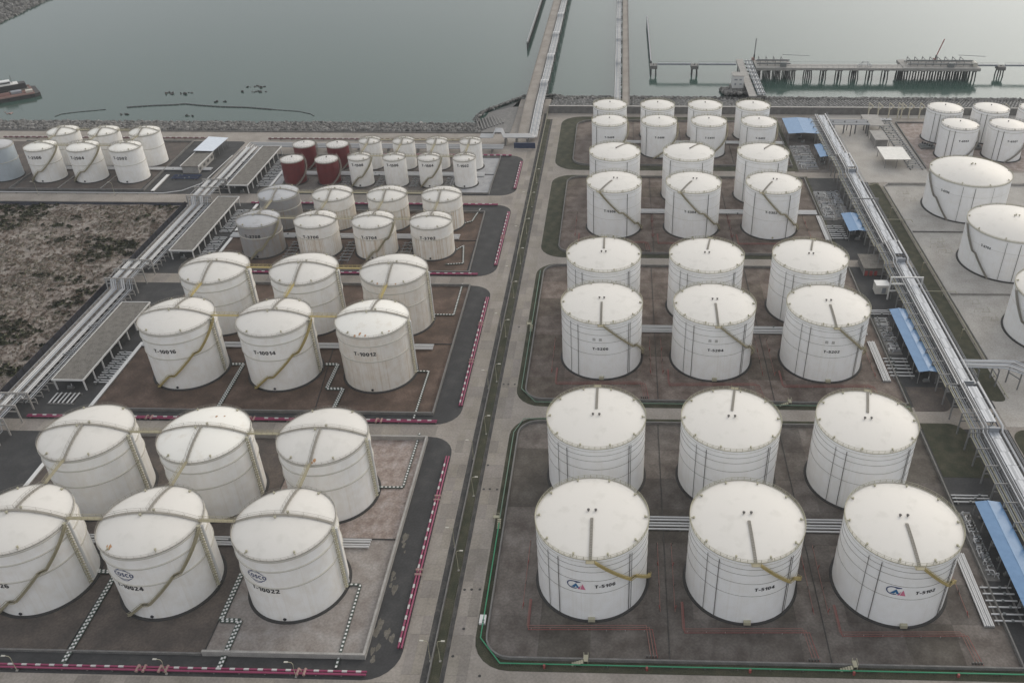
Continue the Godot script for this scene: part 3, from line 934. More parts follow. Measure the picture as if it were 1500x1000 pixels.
	F.merge({"key": "F", "r": 9.5, "h": 17.0, "risers": [[-47.0, 0.8, 0.11], [-30.0, 0.8, 0.14]], "girders": [[15.6, 0.10, "girder"]], "rail_mat": "frame_steel"}, true)
	for i in 2:
		tank(F, Vector3(177.2 + 24.7 * i, 0.1, -448.6), "white tank with dark rim lettered %s behind the wide domed tank" % ["T-6503", "T-6501"][i], "dark-rimmed white tanks by the shore", {"text": [["T-6503", "T-6501"][i], 1.0, 31.0, 11.3, 0.95], "vents": [[0.0, -0.8]], "stair": [118.0, -10.0, "walk_brown", []]})
	for i in 3:
		tank(F, Vector3(177.2 + 24.7 * i, 0.1, -474.0), "dark-rimmed white tank in the row along the shore wall, %s" % ["next to the loading arms", "middle one of three", "last of three"][i], "dark-rimmed white tanks by the shore", {"vents": [[0.0, -0.8]]})


# ------------------------------------------------------------------ land and sea
func build_land() -> void:
	sheet("sea", rect(-9000, -9000, 9000, -440), SEA, M["sea"])
	sheet("ground", PackedVector2Array([Vector2(-205.6, 200), Vector2(-205.6, -382.8), Vector2(-900, -382.8), Vector2(-900, -477), Vector2(-62, -477), Vector2(-61, -536), Vector2(-42.2, -537), Vector2(-42.2, -511.2), Vector2(900, -511.2), Vector2(900, 200)]), 0.0, M["road"], 6.0)
	# bank and kerb face down to the scrub field, coloured dark navy
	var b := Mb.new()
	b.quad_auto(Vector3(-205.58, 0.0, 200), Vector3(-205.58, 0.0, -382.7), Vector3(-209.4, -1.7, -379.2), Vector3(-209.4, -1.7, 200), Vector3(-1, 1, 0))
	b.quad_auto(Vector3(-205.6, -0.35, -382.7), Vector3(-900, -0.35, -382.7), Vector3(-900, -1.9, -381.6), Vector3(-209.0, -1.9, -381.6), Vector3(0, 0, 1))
	struct(b, "embankment", M["dark_navy"])
	var fe := thing("site_fence", "dark navy panel fence between the scrub field and the pipe rack", "fence", Vector3(-205.0, 0, -240))
	var z := -110.0
	while z > -377.0:
		bx(fe, "panel", Vector3(0, 1.45, z - 2.0 + 240), Vector3(0.10, 2.7, 3.9), M["dark_navy"])
		bx(fe, "post", Vector3(0.12, 1.45, z + 240), Vector3(0.14, 2.9, 0.14), M["ditch"])
		z -= 4.0

func rock_mesh(sd: int) -> ArrayMesh:
	var r := RandomNumberGenerator.new()
	r.seed = sd
	var dirs := []
	var t := (1.0 + sqrt(5.0)) / 2.0
	for p in [[-1, t, 0], [1, t, 0], [-1, -t, 0], [1, -t, 0], [0, -1, t], [0, 1, t], [0, -1, -t], [0, 1, -t], [t, 0, -1], [t, 0, 1], [-t, 0, -1], [-t, 0, 1]]:
		dirs.append(Vector3(p[0], p[1], p[2]).normalized() * r.randf_range(0.65, 1.15))
	var fs := [[0, 11, 5], [0, 5, 1], [0, 1, 7], [0, 7, 10], [0, 10, 11], [1, 5, 9], [5, 11, 4], [11, 10, 2], [10, 7, 6], [7, 1, 8], [3, 9, 4], [3, 4, 2], [3, 2, 6], [3, 6, 8], [3, 8, 9], [4, 9, 5], [2, 4, 11], [6, 2, 10], [8, 6, 7], [9, 8, 1]]
	var b := Mb.new()
	for f in fs:
		var nn: Vector3 = (dirs[f[1]] - dirs[f[0]]).cross(dirs[f[2]] - dirs[f[0]]).normalized()
		if nn.dot(dirs[f[0]]) < 0: nn = -nn
		b.tri(dirs[f[0]], dirs[f[1]], dirs[f[2]], nn, nn, nn)
	return b.mesh()

func scatter(called: String, label: String, category: String, m: Mesh, mt: Material, xs: Array, cols: Array) -> void:
	var mm := MultiMesh.new()
	mm.transform_format = MultiMesh.TRANSFORM_3D
	mm.use_colors = true
	mm.mesh = m
	mm.instance_count = xs.size()
	for i in xs.size():
		mm.set_instance_transform(i, xs[i])
		mm.set_instance_color(i, cols[i])
	var o := MultiMeshInstance3D.new()
	o.name = numbered(called)
	o.multimesh = mm
	o.material_override = mt
	add_child(o)
	o.set_meta("kind", "stuff")
	o.set_meta("label", label)
	o.set_meta("category", category)

func any_basis(s: Vector3) -> Basis:
	return Basis(Vector3(rng.randf_range(-1, 1), rng.randf_range(-1, 1), rng.randf_range(-1, 1)).normalized(), rng.randf() * TAU) * Basis.from_scale(s)

func rock_band(xs: Array, cols: Array, crest: Array, toe: Array, per_m2: float, s0: float, s1: float) -> void:
	for i in crest.size() - 1:
		var a: Vector3 = crest[i]; var b: Vector3 = crest[i + 1]
		var c: Vector3 = toe[i]; var d: Vector3 = toe[i + 1]
		var area := (a.distance_to(b) + c.distance_to(d)) * 0.5 * a.distance_to(c)
		for k in int(area * per_m2):
			var u := rng.randf(); var v := rng.randf()
			var p := a.lerp(b, u).lerp(c.lerp(d, u), v)
			var s := rng.randf_range(s0, s1)
			xs.append(Transform3D(any_basis(Vector3(s, s * rng.randf_range(0.6, 0.9), s * rng.randf_range(0.7, 1.1))), p + Vector3.UP * s * 0.15))
			var g := rng.randf_range(0.06, 0.20)
			if rng.randf() < 0.12: g *= 1.5
			cols.append(Color(g * 1.03, g * 0.99, g * 0.94))

func build_shore() -> void:
	# natural rock bank on the west, with its bed
	var crest := [Vector3(-900, 0.35, -477.5), Vector3(-420, 0.35, -477.5), Vector3(-240, 0.35, -477.3), Vector3(-78, 0.35, -477.3)]
	var toe := [Vector3(-900, -4.0, -502), Vector3(-420, -4.0, -503), Vector3(-240, -4.0, -501.5), Vector3(-82, -4.0, -502)]
	var b := Mb.new()
	for i in 3: b.quad_auto(crest[i], crest[i + 1], toe[i + 1], toe[i], Vector3(0, 1, -0.2))
	struct(b, "shore_bank", M["rubble_bank"])
	var xs := []
	var cols := []
	rock_band(xs, cols, [Vector3(-480, 0.2, -478.5), Vector3(-78, 0.2, -478.5)], [Vector3(-480, -3.4, -501.5), Vector3(-82, -3.4, -501.0)], 0.85, 0.55, 1.5)
	scatter("riprap", "grey tumbled rocks armouring the bank below the western road", "rocks", rock_mesh(3), M["stone_copies"], xs, cols)
	# low crest wall of the western bank
	var w := thing("crest_wall", "long low concrete wall along the top of the rock bank", "wall", Vector3(-270, 0, -477.0))
	wall_path(w, "wall_run", [Vector2(-620, -477.0), Vector2(-66, -477.0)], 0.7, 0.5, M["concrete_dark"])
	# causeway bank at the foot of the pipe jetty
	var cr := [Vector3(-78, 0.3, -477.5), Vector3(-66, 0.3, -500), Vector3(-64.5, 0.3, -521), Vector3(-61.5, 0.3, -536), Vector3(-44, 0.3, -538)]
	var tr := [Vector3(-82, -4, -503), Vector3(-86.5, -4, -508), Vector3(-84, -4, -520), Vector3(-60.5, -4, -551), Vector3(-38, -4, -553)]
	b = Mb.new()
	for i in 4: b.quad_auto(cr[i], cr[i + 1], tr[i + 1], tr[i], Vector3(-0.5, 1, -0.5))
	b.quad_auto(Vector3(-78, 0.3, -477.5), Vector3(-66, 0.3, -500), Vector3(-61.0, 0.3, -500), Vector3(-61.5, 0.3, -477.2), Vector3.UP)
	b.quad_auto(Vector3(-66, 0.3, -500), Vector3(-64.5, 0.3, -521), Vector3(-61.0, 0.3, -521), Vector3(-61.0, 0.3, -500), Vector3.UP)
	struct(b, "causeway_bank", M["concrete_dark"])
	var ribs := thing("revetment_ribs", "row of concrete ribs on the sloping bank by the pipe jetty", "revetment", Vector3(-72, 0, -500))
	for k in 9:
		var u := k / 8.0
		var m := Mb.new(ribs.position)
		m.beam(Vector3(-79.0 + 12.0 * u, 0.55, -480 - 20.0 * u * 0.6), Vector3(-84.5 + 12.0 * u, -2.2, -505 - 9.0 * u), 0.7, 0.6)
		done(m, "rib", M["concrete_dark"], ribs)
	xs = []; cols = []
	rock_band(xs, cols, [Vector3(-82, -1.6, -499), Vector3(-84, -1.8, -507), Vector3(-81, -1.6, -519), Vector3(-60, -1.6, -546), Vector3(-42, -1.6, -549)], [Vector3(-84, -3.6, -503), Vector3(-87.5, -3.6, -508), Vector3(-85, -3.6, -521), Vector3(-61, -3.6, -553), Vector3(-36, -3.6, -554)], 1.1, 0.5, 1.2)
	scatter("riprap", "dark rocks along the water at the foot of the pipe jetty", "rocks", rock_mesh(4), M["stone_copies"], xs, cols)
	# sea wall and armoured slope on the east
	var sw := thing("sea_wall", "long grey concrete sea wall behind the flat-roofed tanks", "wall", Vector3(400, 0, -512))
	for k in 48:
		bx(sw, "wall_panel", Vector3(-42.0 + k * 12.0 + 6.0 - 400, 2.0, 0), Vector3(11.94, 4.0, 1.3), M["concrete_dark"])
	bx(sw, "coping", Vector3(-42.0 + 288 - 400, 4.12, 0), Vector3(576, 0.24, 1.7), M["concrete"])
	b = Mb.new()
	b.quad_auto(Vector3(-42, 3.4, -512.6), Vector3(900, 3.4, -512.6), Vector3(900, -4.2, -553), Vector3(-42, -4.2, -553), Vector3(0, 1, -0.2))
	b.quad_auto(Vector3(-42, 3.4, -512.6), Vector3(-42, -4.2, -553), Vector3(-42, -5, -553), Vector3(-42, -5, -512.6), Vector3(-1, 0, 0))
	struct(b, "shore_bank", M["rubble_bank"])
	xs = []; cols = []
	var row := 0
	for z in range(-515, -544, -2):
		row += 1
		var y := 3.4 - 7.6 * (-512.6 - z) / 40.4
		var x := -41.0 + (row % 2) * 0.9
		while x < 300.0:
			var g := rng.randf_range(0.13, 0.25)
			xs.append(Transform3D(Basis(Vector3.UP, 0.35 + rng.randf_range(-0.12, 0.12)) * Basis(Vector3.RIGHT, rng.randf_range(-0.3, 0.1)) * Basis.from_scale(Vector3(0.75, 0.8, 1.25)), Vector3(x, y + 0.2, z)))
			cols.append(Color(g * 1.02, g, g * 0.97))
			x += 1.95
	scatter("armour_blocks", "rows of pale concrete armour blocks on the sea wall slope", "blocks", unit_box, M["stone_copies"], xs, cols)
	xs = []; cols = []
	rock_band(xs, cols, [Vector3(-42, -1.9, -542), Vector3(300, -1.9, -542)], [Vector3(-40, -3.5, -552), Vector3(300, -3.5, -551)], 0.9, 0.5, 1.3)
	scatter("riprap", "dark rocks at the waterline below the armour blocks", "rocks", rock_mesh(5), M["stone_copies"], xs, cols)
	# headland across the bay
	b = Mb.new()
	b.quad_auto(Vector3(-507, -3.5, -725), Vector3(-513, -3.5, -830), Vector3(-540, 5.0, -835), Vector3(-532, 5.0, -722), Vector3(1, 1, 0))
	b.quad_auto(Vector3(-532, 5.0, -722), Vector3(-540, 5.0, -835), Vector3(-2600, 9.0, -1500), Vector3(-2600, 9.0, -640), Vector3.UP)
	b.quad_auto(Vector3(-507, -3.5, -725), Vector3(-532, 5.0, -722), Vector3(-2600, 9.0, -640), Vector3(-2600, -3.5, -610), Vector3(0, 1, 1))
	struct(b, "headland", M["rubble_bank"])
	xs = []; cols = []
	rock_band(xs, cols, [Vector3(-534, 5.0, -720), Vector3(-542, 5.0, -835)], [Vector3(-506, -3.4, -723), Vector3(-512, -3.4, -830)], 0.45, 0.8, 2.2)
	rock_band(xs, cols, [Vector3(-600, 5.2, -708), Vector3(-534, 5.0, -722)], [Vector3(-600, -3.0, -700), Vector3(-506, -3.4, -724)], 0.4, 0.8, 2.2)
	scatter("riprap", "pale boulders armouring the headland across the bay", "rocks", rock_mesh(6), M["stone_copies"], xs, cols)

# ------------------------------------------------------------------ roads
func build_roads() -> void:
	var tints := []
	for k in 5:
		var m: StandardMaterial3D = M["road"].duplicate()
		var g: float = [0.90, 0.96, 1.0, 0.93, 0.985][k]
		m.albedo_color = Color(g, g, g * [1.0, 0.985, 1.0, 1.01, 0.99][k])
		tints.append(m)
	for q in [["road", -49.35, -44.75], ["road", -38.75, -33.75]]:
		var n := Node3D.new()
		n.name = numbered(q[0])
		add_child(n)
		n.set_meta("kind", "structure")
		var z := -104.0
		while z > -500.0:
			var l := 5.6
			for half in 2:
				var wd: float = (q[2] - q[1]) * 0.5
				bx(n, "slab", Vector3(q[1] + wd * (half + 0.5), 0.02, z - l * 0.5), Vector3(wd - 0.05, 0.04, l - 0.06), tints[rng.randi() % 5])
			z -= l
	# front road and cross roads of the western blocks
	for q in [[-200.0, -124.2, -50.0, -118.6], [-190.0, -217.3, -50.0, -212.4], [-190.0, -313.2, -50.0, -306.6], [-190.0, -392.4, -50.0, -383.0]]:
		var n := Node3D.new()
		n.name = numbered("road")
		add_child(n)
		n.set_meta("kind", "structure")
		var x: float = q[0]
		while x < q[2] - 2.0:
			var l := minf(5.8, q[2] - x)
			bx(n, "slab", Vector3(x + l * 0.5, 0.015, (q[1] + q[3]) * 0.5), Vector3(l - 0.06, 0.03, q[3] - q[1]), tints[rng.randi() % 5])
			x += 5.8
	# median: drain, low wall, planted strip
	sheet("drainage_channel", rect(-44.55, -510, -42.95, -60), 0.035, M["ditch"])
	sheet("verge", rect(-42.45, -500, -40.1, -60), 0.16, M["verge"], 0.16)
	sheet("kerb_strip", rect(-40.0, -500, -39.0, -60), 0.12, M["ditch"], 0.12)
	var w := thing("median_wall", "long low concrete wall between the two roads", "wall", Vector3(-42.7, 0, -300))
	var z2 := -60.0
	while z2 > -508.0:
		bx(w, "wall_panel", Vector3(0, 0.4, z2 - 4.0 + 300), Vector3(0.28, 0.8, 7.95), M["concrete_dark"])
		z2 -= 8.0
	var f := thing("mesh_fence", "pale wire fence along the median toward the shore", "fence", Vector3(-42.5, 0, -440))
	z2 = -330.0
	var rails := Mb.new(f.position)
	while z2 > -526.0:
		rod(f, "post", Vector3(0, 0.1, z2 + 440), Vector3(0, 2.4, z2 + 440), 0.07, M["rail_ochre"])
		z2 -= 4.0
	for hh in [0.9, 1.6, 2.3]: rails.beam(Vector3(-42.5, hh, -330), Vector3(-42.5, hh, -526), 0.06, 0.06)
	done(rails, "rail", M["rail_ochre"], f)
	# small covers let into the eastern road
	var k2 := 0
	for p in [[-38.2, -188.7], [-36.4, -188.8], [-34.3, -188.7], [-38.3, -199.1], [-38.2, -151.6], [-36.4, -151.7], [-34.3, -151.8], [-36.6, -139.5], [-30.9, -129.0 + 2.6], [-38.0, -131.6], [-36.6, -240.0], [-34.4, -240.0], [-38.2, -240.0], [-36.5, -276.0]]:
		var t := thing("manhole_cover", "small dark round cover let into the road east of the median", "manhole cover", Vector3(p[0], 0.04, p[1]), "round covers in the road")
		var m := Mb.new()
		m.lathe(Vector3.ZERO, [Vector2(0.36, 0.0), Vector2(0.36, 0.03), Vector2(0.0, 0.035)], 12)
		done(m, "lid", M["base_dark"], t)
		k2 += 1

# ------------------------------------------------------------------ bunded blocks
func bund(label: String, pts: Array, h: float, wd: float, mt: String) -> void:
	var c := Vector2.ZERO
	for p in pts: c += p
	c /= pts.size()
	var t := thing("bund_wall", label, "wall", Vector3(c.x, 0, c.y), "containment walls round the tank blocks")
	wall_path(t, "wall_run", pts, h, wd, M[mt])

func build_blocks() -> void:
	# western blocks: dark aprons with rounded corners, containment floors, walls
	var west := [[-200.0, -211.9, -124.6, "first"], [-200.0, -306.1, -218.0, "second"], [-200.0, -382.4, -313.8, "third"], [-200.0, -444.0, -393.0, "fourth"]]
	var front: MeshInstance3D
	for q in west:
		var ap := sheet("apron", rounded(q[0], q[1], -50.15, q[2], [0.0, 8.0, 8.0, 0.0]), 0.06, M["asphalt"], 0.06)
		if front == null: front = ap
	# stains on the front apron
	for i in 20:
		var p := Vector2(-57.9 + absf(rng.randfn(0.0, 1.1)), rng.randf_range(-172, -131))
		if i > 13: p = Vector2(rng.randf_range(-57.5, -53.5), rng.randf_range(-138, -130))
		var r0 := rng.randf_range(0.35, 1.5)
		var pts := PackedVector2Array()
		var ph := rng.randf() * TAU
		for k in 26:
			var a := TAU * k / 26
			pts.append(p + Vector2(cos(a) * 0.75, sin(a) * 1.6) * r0 * (0.75 + 0.13 * sin(a * 3.0 + ph) + 0.07 * sin(a * 5.0 + ph * 2.0) + rng.randf_range(-0.06, 0.06)))
		var db := Mb.new()
		db.poly(pts, 0.066 + i * 0.0015)
		done(db, "dirt_patch", M["stain"], front)
	# floors
	sheet("containment_floor", rect(-172, -210.0, -97.6, -130.6), 0.10, M["floor_dark"])
	sheet("containment_floor", rect(-97.6, -168.2, -59.0, -130.6), 0.10, M["floor_pale"])
	sheet("containment_floor", rect(-97.6, -210.0, -59.0, -168.2), 0.10, M["floor_tan"])
	sheet("containment_floor", rect(-172, -305.2, -59.4, -222.9), 0.10, M["floor_brown"])
	sheet("containment_floor", rect(-172, -373.4, -62.4, -316.4), 0.10, M["floor_brown"])
	sheet("containment_floor", rect(-172, -440.6, -62.8, -394.4), 0.10, M["floor_bluegrey"])
	sheet("containment_floor", rect(-168, -440.6, -84.0, -394.6), 0.11, M["floor_grey"])
	bund("pale concrete containment wall round the front block of domed tanks", [Vector2(-172, -210.2), Vector2(-58.8, -210.2), Vector2(-58.8, -130.4), Vector2(-97.6, -130.4)], 1.7, 0.6, "concrete")
	bund("dark containment wall below the tanks lettered T-10024 and T-10026", [Vector2(-97.9, -130.4), Vector2(-172, -130.4)], 0.8, 0.4, "concrete_dark")
	bund("containment wall round the block of the tank lettered T-10012", [Vector2(-172, -305.4), Vector2(-59.2, -305.4), Vector2(-59.2, -222.7), Vector2(-172, -222.7)], 1.2, 0.45, "concrete_dark")
	bund("containment wall round the medium rust-stained tanks", [Vector2(-172, -373.6), Vector2(-62.2, -373.6), Vector2(-61.2, -316.2), Vector2(-172, -316.2)], 1.1, 0.4, "concrete_dark")
	bund("containment wall round the slim white tanks", [Vector2(-172, -440.8), Vector2(-62.6, -440.8), Vector2(-63.2, -394.2), Vector2(-172, -394.2)], 1.0, 0.4, "concrete_dark")
	var part := 0
	for q in [[-97.6, -168.2, -59.2, -168.2], [-97.6, -209.8, -97.6, -168.2], [-97.6, -154.0, -97.6, -130.8], [-130.9, -209.8, -130.9, -131.0], [-130.6, -168.2, -97.9, -168.2], [-59.6, -263.6, -97.8, -263.6], [-98.0, -304.9, -98.0, -264.0], [-131.0, -304.9, -131.0, -223.2], [-102.4, -263.2, -98.2, -223.2], [-62.0, -344.9, -91.0, -344.9], [-91.2, -373.2, -91.2, -316.6], [-116.0, -373.2, -116.0, -316.6], [-140.5, -373.2, -140.5, -316.6], [-63.0, -418.0, -84.0, -418.0]]:
		var t := thing("partition_wall", "low dark partition wall between tank bays on the containment floor", "wall", Vector3(q[0], 0, q[1]), "low partitions between bays of the domed tanks")
		wall_path(t, "wall_run", [Vector2(q[0], q[1]), Vector2(q[2], q[3])], 0.42, 0.22, M["ditch"])
		part += 1
	# far western block beside the field
	sheet("apron", rounded(-330, -462, -206.5, -392.0, [0, 3, 3, 0]), 0.06, M["asphalt"], 0.06)
	sheet("containment_floor", rect(-300.5, -460, -236, -396), 0.10, M["floor_dark"])
	sheet("containment_floor", rect(-345, -460, -302, -396), 0.10, M["floor_dark"])
	bund("dark containment wall round the cream domed tanks", [Vector2(-301, -460.4), Vector2(-235.6, -460.4), Vector2(-233.6, -395.4), Vector2(-301, -395.4), Vector2(-301, -460.2)], 1.0, 0.4, "concrete_dark")
	for x in [-256.2, -277.6]:
		var t := thing("partition_wall", "pale partition wall between the cream domed tanks", "wall", Vector3(x, 0, -410), "pale partitions between the cream domed tanks")
		wall_path(t, "wall_run", [Vector2(x + 2, -459.8), Vector2(x, -396.0)], 0.5, 0.3, M["concrete"])
	# eastern blocks: planted verge, wall with rounded corners, floor
	var east := [
		[-33.3, -222.2, 96.6, -127.9, -30.6, -219.6, 95.8, -131.0, "floor_grey", "the tanks lettered T-5102 to T-5106"],
		[-33.4, -325.2, 96.6, -228.2, -30.4, -323.0, 95.6, -231.2, "floor_warm", "the tanks lettered T-5202 to T-5206"],
		[-33.3, -418.6, 95.0, -331.0, -25.6, -415.6, 93.0, -334.2, "floor_warm", "the tanks lettered T-5302 to T-5306"],
		[-33.4, -505.0, 92.0, -425.3, -24.2, -497.0, 89.5, -431.0, "floor_warm", "the small tanks lettered T-5402 to T-5408"]]
	var k := 0
	for q in east:
		var rad: float = [9.0, 9.0, 10.0, 12.0][k]
		sheet("verge", rounded(q[0], q[1], q[2], q[3], [rad, 0.0, 0.0, rad]), 0.10, M["verge"], 0.10)
		var fl := rounded(q[4], q[5], q[6], q[7], [rad * 0.7, 0.0, 0.0, rad * 0.7])
		var flo := sheet("containment_floor", fl, 0.12, M[q[8]])
		if k < 3:
			var inner := Geometry2D.offset_polygon(fl, -0.3)[0]
			var tones := []
			for g in [0.86, 0.95, 1.0, 1.06, 0.91]:
				var tm: StandardMaterial3D = M[q[8]].duplicate()
				tm.albedo_color = Color(g, g * 0.99, g * (0.985 if g > 0.9 else 0.96))
				tones.append(tm)
			var nx := 10
			var nz := 7
			for i in nx:
				for j in nz:
					var x0: float = lerpf(q[4], q[6], float(i) / nx)
					var x1: float = lerpf(q[4], q[6], float(i + 1) / nx) - 0.07
					var za: float = lerpf(q[5], q[7], float(j) / nz)
					var zb: float = lerpf(q[5], q[7], float(j + 1) / nz) - 0.07
					for piece in Geometry2D.intersect_polygons(rect(x0, za, x1, zb), inner):
						var sb := Mb.new()
						sb.poly(piece, 0.15, 0.04)
						done(sb, "slab", tones[rng.randi() % 5], flo)
		var pts := []
		for p in fl: pts.append(p)
		pts.append(fl[0])
		bund("grey containment wall round " + q[9], pts, 1.1, 0.4, "concrete_dark")
		k += 1
	for q in [[13.5, -219.2, -131.4], [51.6, -219.2, -131.4], [14.0, -322.6, -231.6], [52.4, -322.6, -231.6], [15.5, -415.2, -334.6], [50.4, -415.2, -334.6], [8.0, -496.6, -431.4], [34.0, -496.6, -431.4], [60.0, -496.6, -431.4]]:
		var t := thing("partition_wall", "low dark partition running between columns of flat-roofed tanks", "wall", Vector3(q[0], 0.1, q[1]), "low partitions between columns of flat-roofed tanks")
		wall_path(t, "wall_run", [Vector2(q[0], q[1]), Vector2(q[0], q[2])], 0.35, 0.2, M["ditch"])
	# ground between the blocks and the eastern rack
	sheet("apron", rect(96.2, -219.5, 124.0, -60.0), 0.05, M["asphalt"], 0.05)
	sheet("apron", rect(96.2, -325.0, 124.0, -230.5), 0.05, M["asphalt"], 0.05)
	sheet("apron", rect(93.5, -417.0, 124.0, -331.0), 0.05, M["asphalt"], 0.05)
	sheet("apron", rect(90.0, -505.0, 118.0, -424.0), 0.05, M["floor_grey"], 0.05)
	sheet("verge", rounded(97.0, -222.2, 110.4, -197.0, [0, 5, 0, 0]), 0.12, M["verge"], 0.12)
	sheet("verge", rounded(97.4, -241.5, 109.8, -228.4, [0, 0, 4, 0]), 0.12, M["floor_dark"], 0.12)
	sheet("verge", rounded(123.3, -411.5, 128.9, -234.2, [4, 0, 2, 2]), 0.10, M["verge"], 0.10)
	sheet("verge", rounded(124.4, -219.5, 140.0, -60.0, [5, 0, 0, 0]), 0.10, M["verge"], 0.10)
	# pale eastern yard
	sheet("containment_floor", rect(130.6, -409.0, 900, -256.0), 0.08, M["floor_yard"])
	sheet("yard", rect(118.0, -505.0, 157.5, -412.4), 0.05, M["road_pale"])
	sheet("yard", rect(118.0, -425.5, 900, -412.4), 0.055, M["road_pale"])
	sheet("yard", rect(124.0, -255.0, 900, -221.0), 0.05, M["road_pale"])
	sheet("containment_floor", rect(159.0, -497.0, 900, -428.0), 0.08, M["floor_tan"])
	sheet("yard", rect(118.0, -510.8, 900, -505.2), 0.05, M["road_pale"])
	bund("pale containment wall along the yard of the wide domed tanks", [Vector2(320, -409.2), Vector2(133.0, -409.2), Vector2(130.4, -406.0), Vector2(130.4, -256.0), Vector2(320, -256.0)], 1.2, 0.4, "concrete")
	bund("pale wall between the wide domed tanks", [Vector2(131.0, -357.5), Vector2(320, -357.5)], 0.7, 0.3, "concrete_dark")
	bund("second pale wall between the wide domed tanks", [Vector2(131.0, -303.0), Vector2(320, -303.0)], 0.9, 0.3, "concrete")
	bund("dark wall beside the dark-rimmed tanks by the shore", [Vector2(157.6, -430.0), Vector2(159.2, -497.2), Vector2(320, -497.2)], 0.9, 0.4, "concrete_dark")

# ------------------------------------------------------------------ scrub field
func build_field() -> void:
	var f := FastNoiseLite.new()
	f.seed = 77
	f.frequency = 0.035
	f.fractal_octaves = 5
	var b := Mb.new()
	var hs := func(x: float, z: float) -> float: return -1.35 + f.get_noise_2d(x, z) * 1.0
	var x0 := -370.0
	var nx := 65
	var nz := 82
	for i in nx:
		for j in nz:
			var xa := x0 + i * 2.5
			var za := -382.0 + j * 2.5
			var P := []
			var N := []
			for e in [[0, 0], [1, 0], [1, 1], [0, 1]]:
				var x: float = xa + e[0] * 2.5
				var z: float = za + e[1] * 2.5
				P.append(Vector3(x, hs.call(x, z), z))
				N.append(Vector3(hs.call(x - 1, z) - hs.call(x + 1, z), 2.0, hs.call(x, z - 1) - hs.call(x, z + 1)).normalized())
			b.tri(P[0], P[1], P[2], N[0], N[1], N[2])
			b.tri(P[0], P[2], P[3], N[0], N[2], N[3])
	struct(b, "field", M["scrub_soil"])
	sheet("field", rect(-900, -382.0, -370.0, 200), -1.4, M["scrub_soil"])
	sheet("field", rect(-370.0, -177.0, -207.5, 200), -1.4, M["scrub_soil"])
	# tufts: many small leaning blades and leaves
	for kind in 3:
		var r := RandomNumberGenerator.new()
		r.seed = 900 + kind
		var tb := Mb.new()
		for k in 34:
			var a := r.randf() * TAU
			var q := r.randf() * 0.5
			var root := Vector3(cos(a) * q, 0.0, sin(a) * q)
			var lean := Vector3(cos(a) * 0.4, [0.75, 0.55, 0.9][kind], sin(a) * 0.4) * r.randf_range(0.5, 1.1)
			lean += Vector3(r.randf_range(-.3, .3), 0, r.randf_range(-.3, .3))
			var s = Vector3(-sin(a), 0.15, cos(a)) * [0.10, 0.20, 0.07][kind]
			var nn := (Vector3(cos(a), 0.8, sin(a))).normalized()
			tb.tri(root - s, root + s, root + lean, nn, nn, nn)
			if kind == 1: tb.tri(root + lean * 0.5 - s * 1.4, root + lean * 0.6 + s * 1.4, root + lean * 1.1, nn, nn, nn)
		var m := tb.mesh()
		var xs := []
		var cols := []
		var g := FastNoiseLite.new()
		g.seed = 31 + kind
		g.frequency = 0.03
		for k in 12000:
			var x := rng.randf_range(-368, -210.0)
			var z := rng.randf_range(-381, -190)
			var nn := g.get_noise_2d(x * 0.7, z * 1.3) + 0.35 * g.get_noise_2d(x * 4.0, z * 4.0)
			if nn < [-0.15, 0.20, -0.25][kind] + rng.randf_range(-0.1, 0.12): continue
			var s := rng.randf_range(0.6, [1.3, 1.9, 1.2][kind])
			xs.append(Transform3D(Basis(Vector3.UP, rng.randf() * TAU) * Basis.from_scale(Vector3(s, s * rng.randf_range(0.5, 0.9), s)), Vector3(x, hs.call(x, z) - 0.05, z)))
			var v := rng.randf_range(0.75, 1.25)
			cols.append([Color(.47, .43, .36) * v, Color(.10, .105, .058) * v, Color(.33, .255, .205) * v][kind])
		scatter(["dry_grass", "scrub_bushes", "brown_weeds"][kind], ["pale dry grass covering the low field beside the pipe rack", "dark green scrub patches in the low dry field", "reddish brown weeds in the low dry field"][kind], ["grass", "scrub", "weeds"][kind], m, M["scrub"], xs, cols)


# ------------------------------------------------------------------ pipe racks and shelters
func portal(parent: Node3D, x0: float, x1: float, z: float, levels: Array, wd: float, mt: Material, top := 0.0) -> void:
	var key := "portal_%.1f_%.1f_%.1f_%d" % [x0, x1, levels[-1] + top, int(wd * 100)]
	var m := cached(key, func(b: Mb):
		var h: float = levels[-1] + top
		for x in [x0, x1]: b.box(Vector3(x, h * 0.5, 0), Vector3(wd, h, wd))
		for y in levels: b.box(Vector3((x0 + x1) * 0.5, y, 0), Vector3(x1 - x0 - wd, wd * 0.9, wd * 0.8))
		if top > 0.0: b.box(Vector3((x0 + x1) * 0.5, h - wd * 0.5, 0), Vector3(x1 - x0 - wd, wd, wd * 0.9)))
	put(m, "portal_frame", mt, parent, Transform3D(Basis.IDENTITY, Vector3(-parent.position.x, 0, z - parent.position.z)))

func long_pipe(parent: Node3D, x: float, y: float, z0: float, z1: float, r: float, mt: String, lifts: Array, called := "pipe") -> void:
	# runs north; over each lift [za, zb, dy] it steps up and down again
	var pts := [Vector3(x, y, z0)]
	for l in lifts:
		pts.append_array([Vector3(x, y, l[0]), Vector3(x, y + l[2], l[0] - 0.9), Vector3(x, y + l[2], l[1] + 0.9), Vector3(x, y, l[1])])
	pts.append(Vector3(x, y, z1))
	var rel := []
	for p in pts: rel.append(p - parent.position)
	pipe(parent, called, rel, r, M[mt], 8)

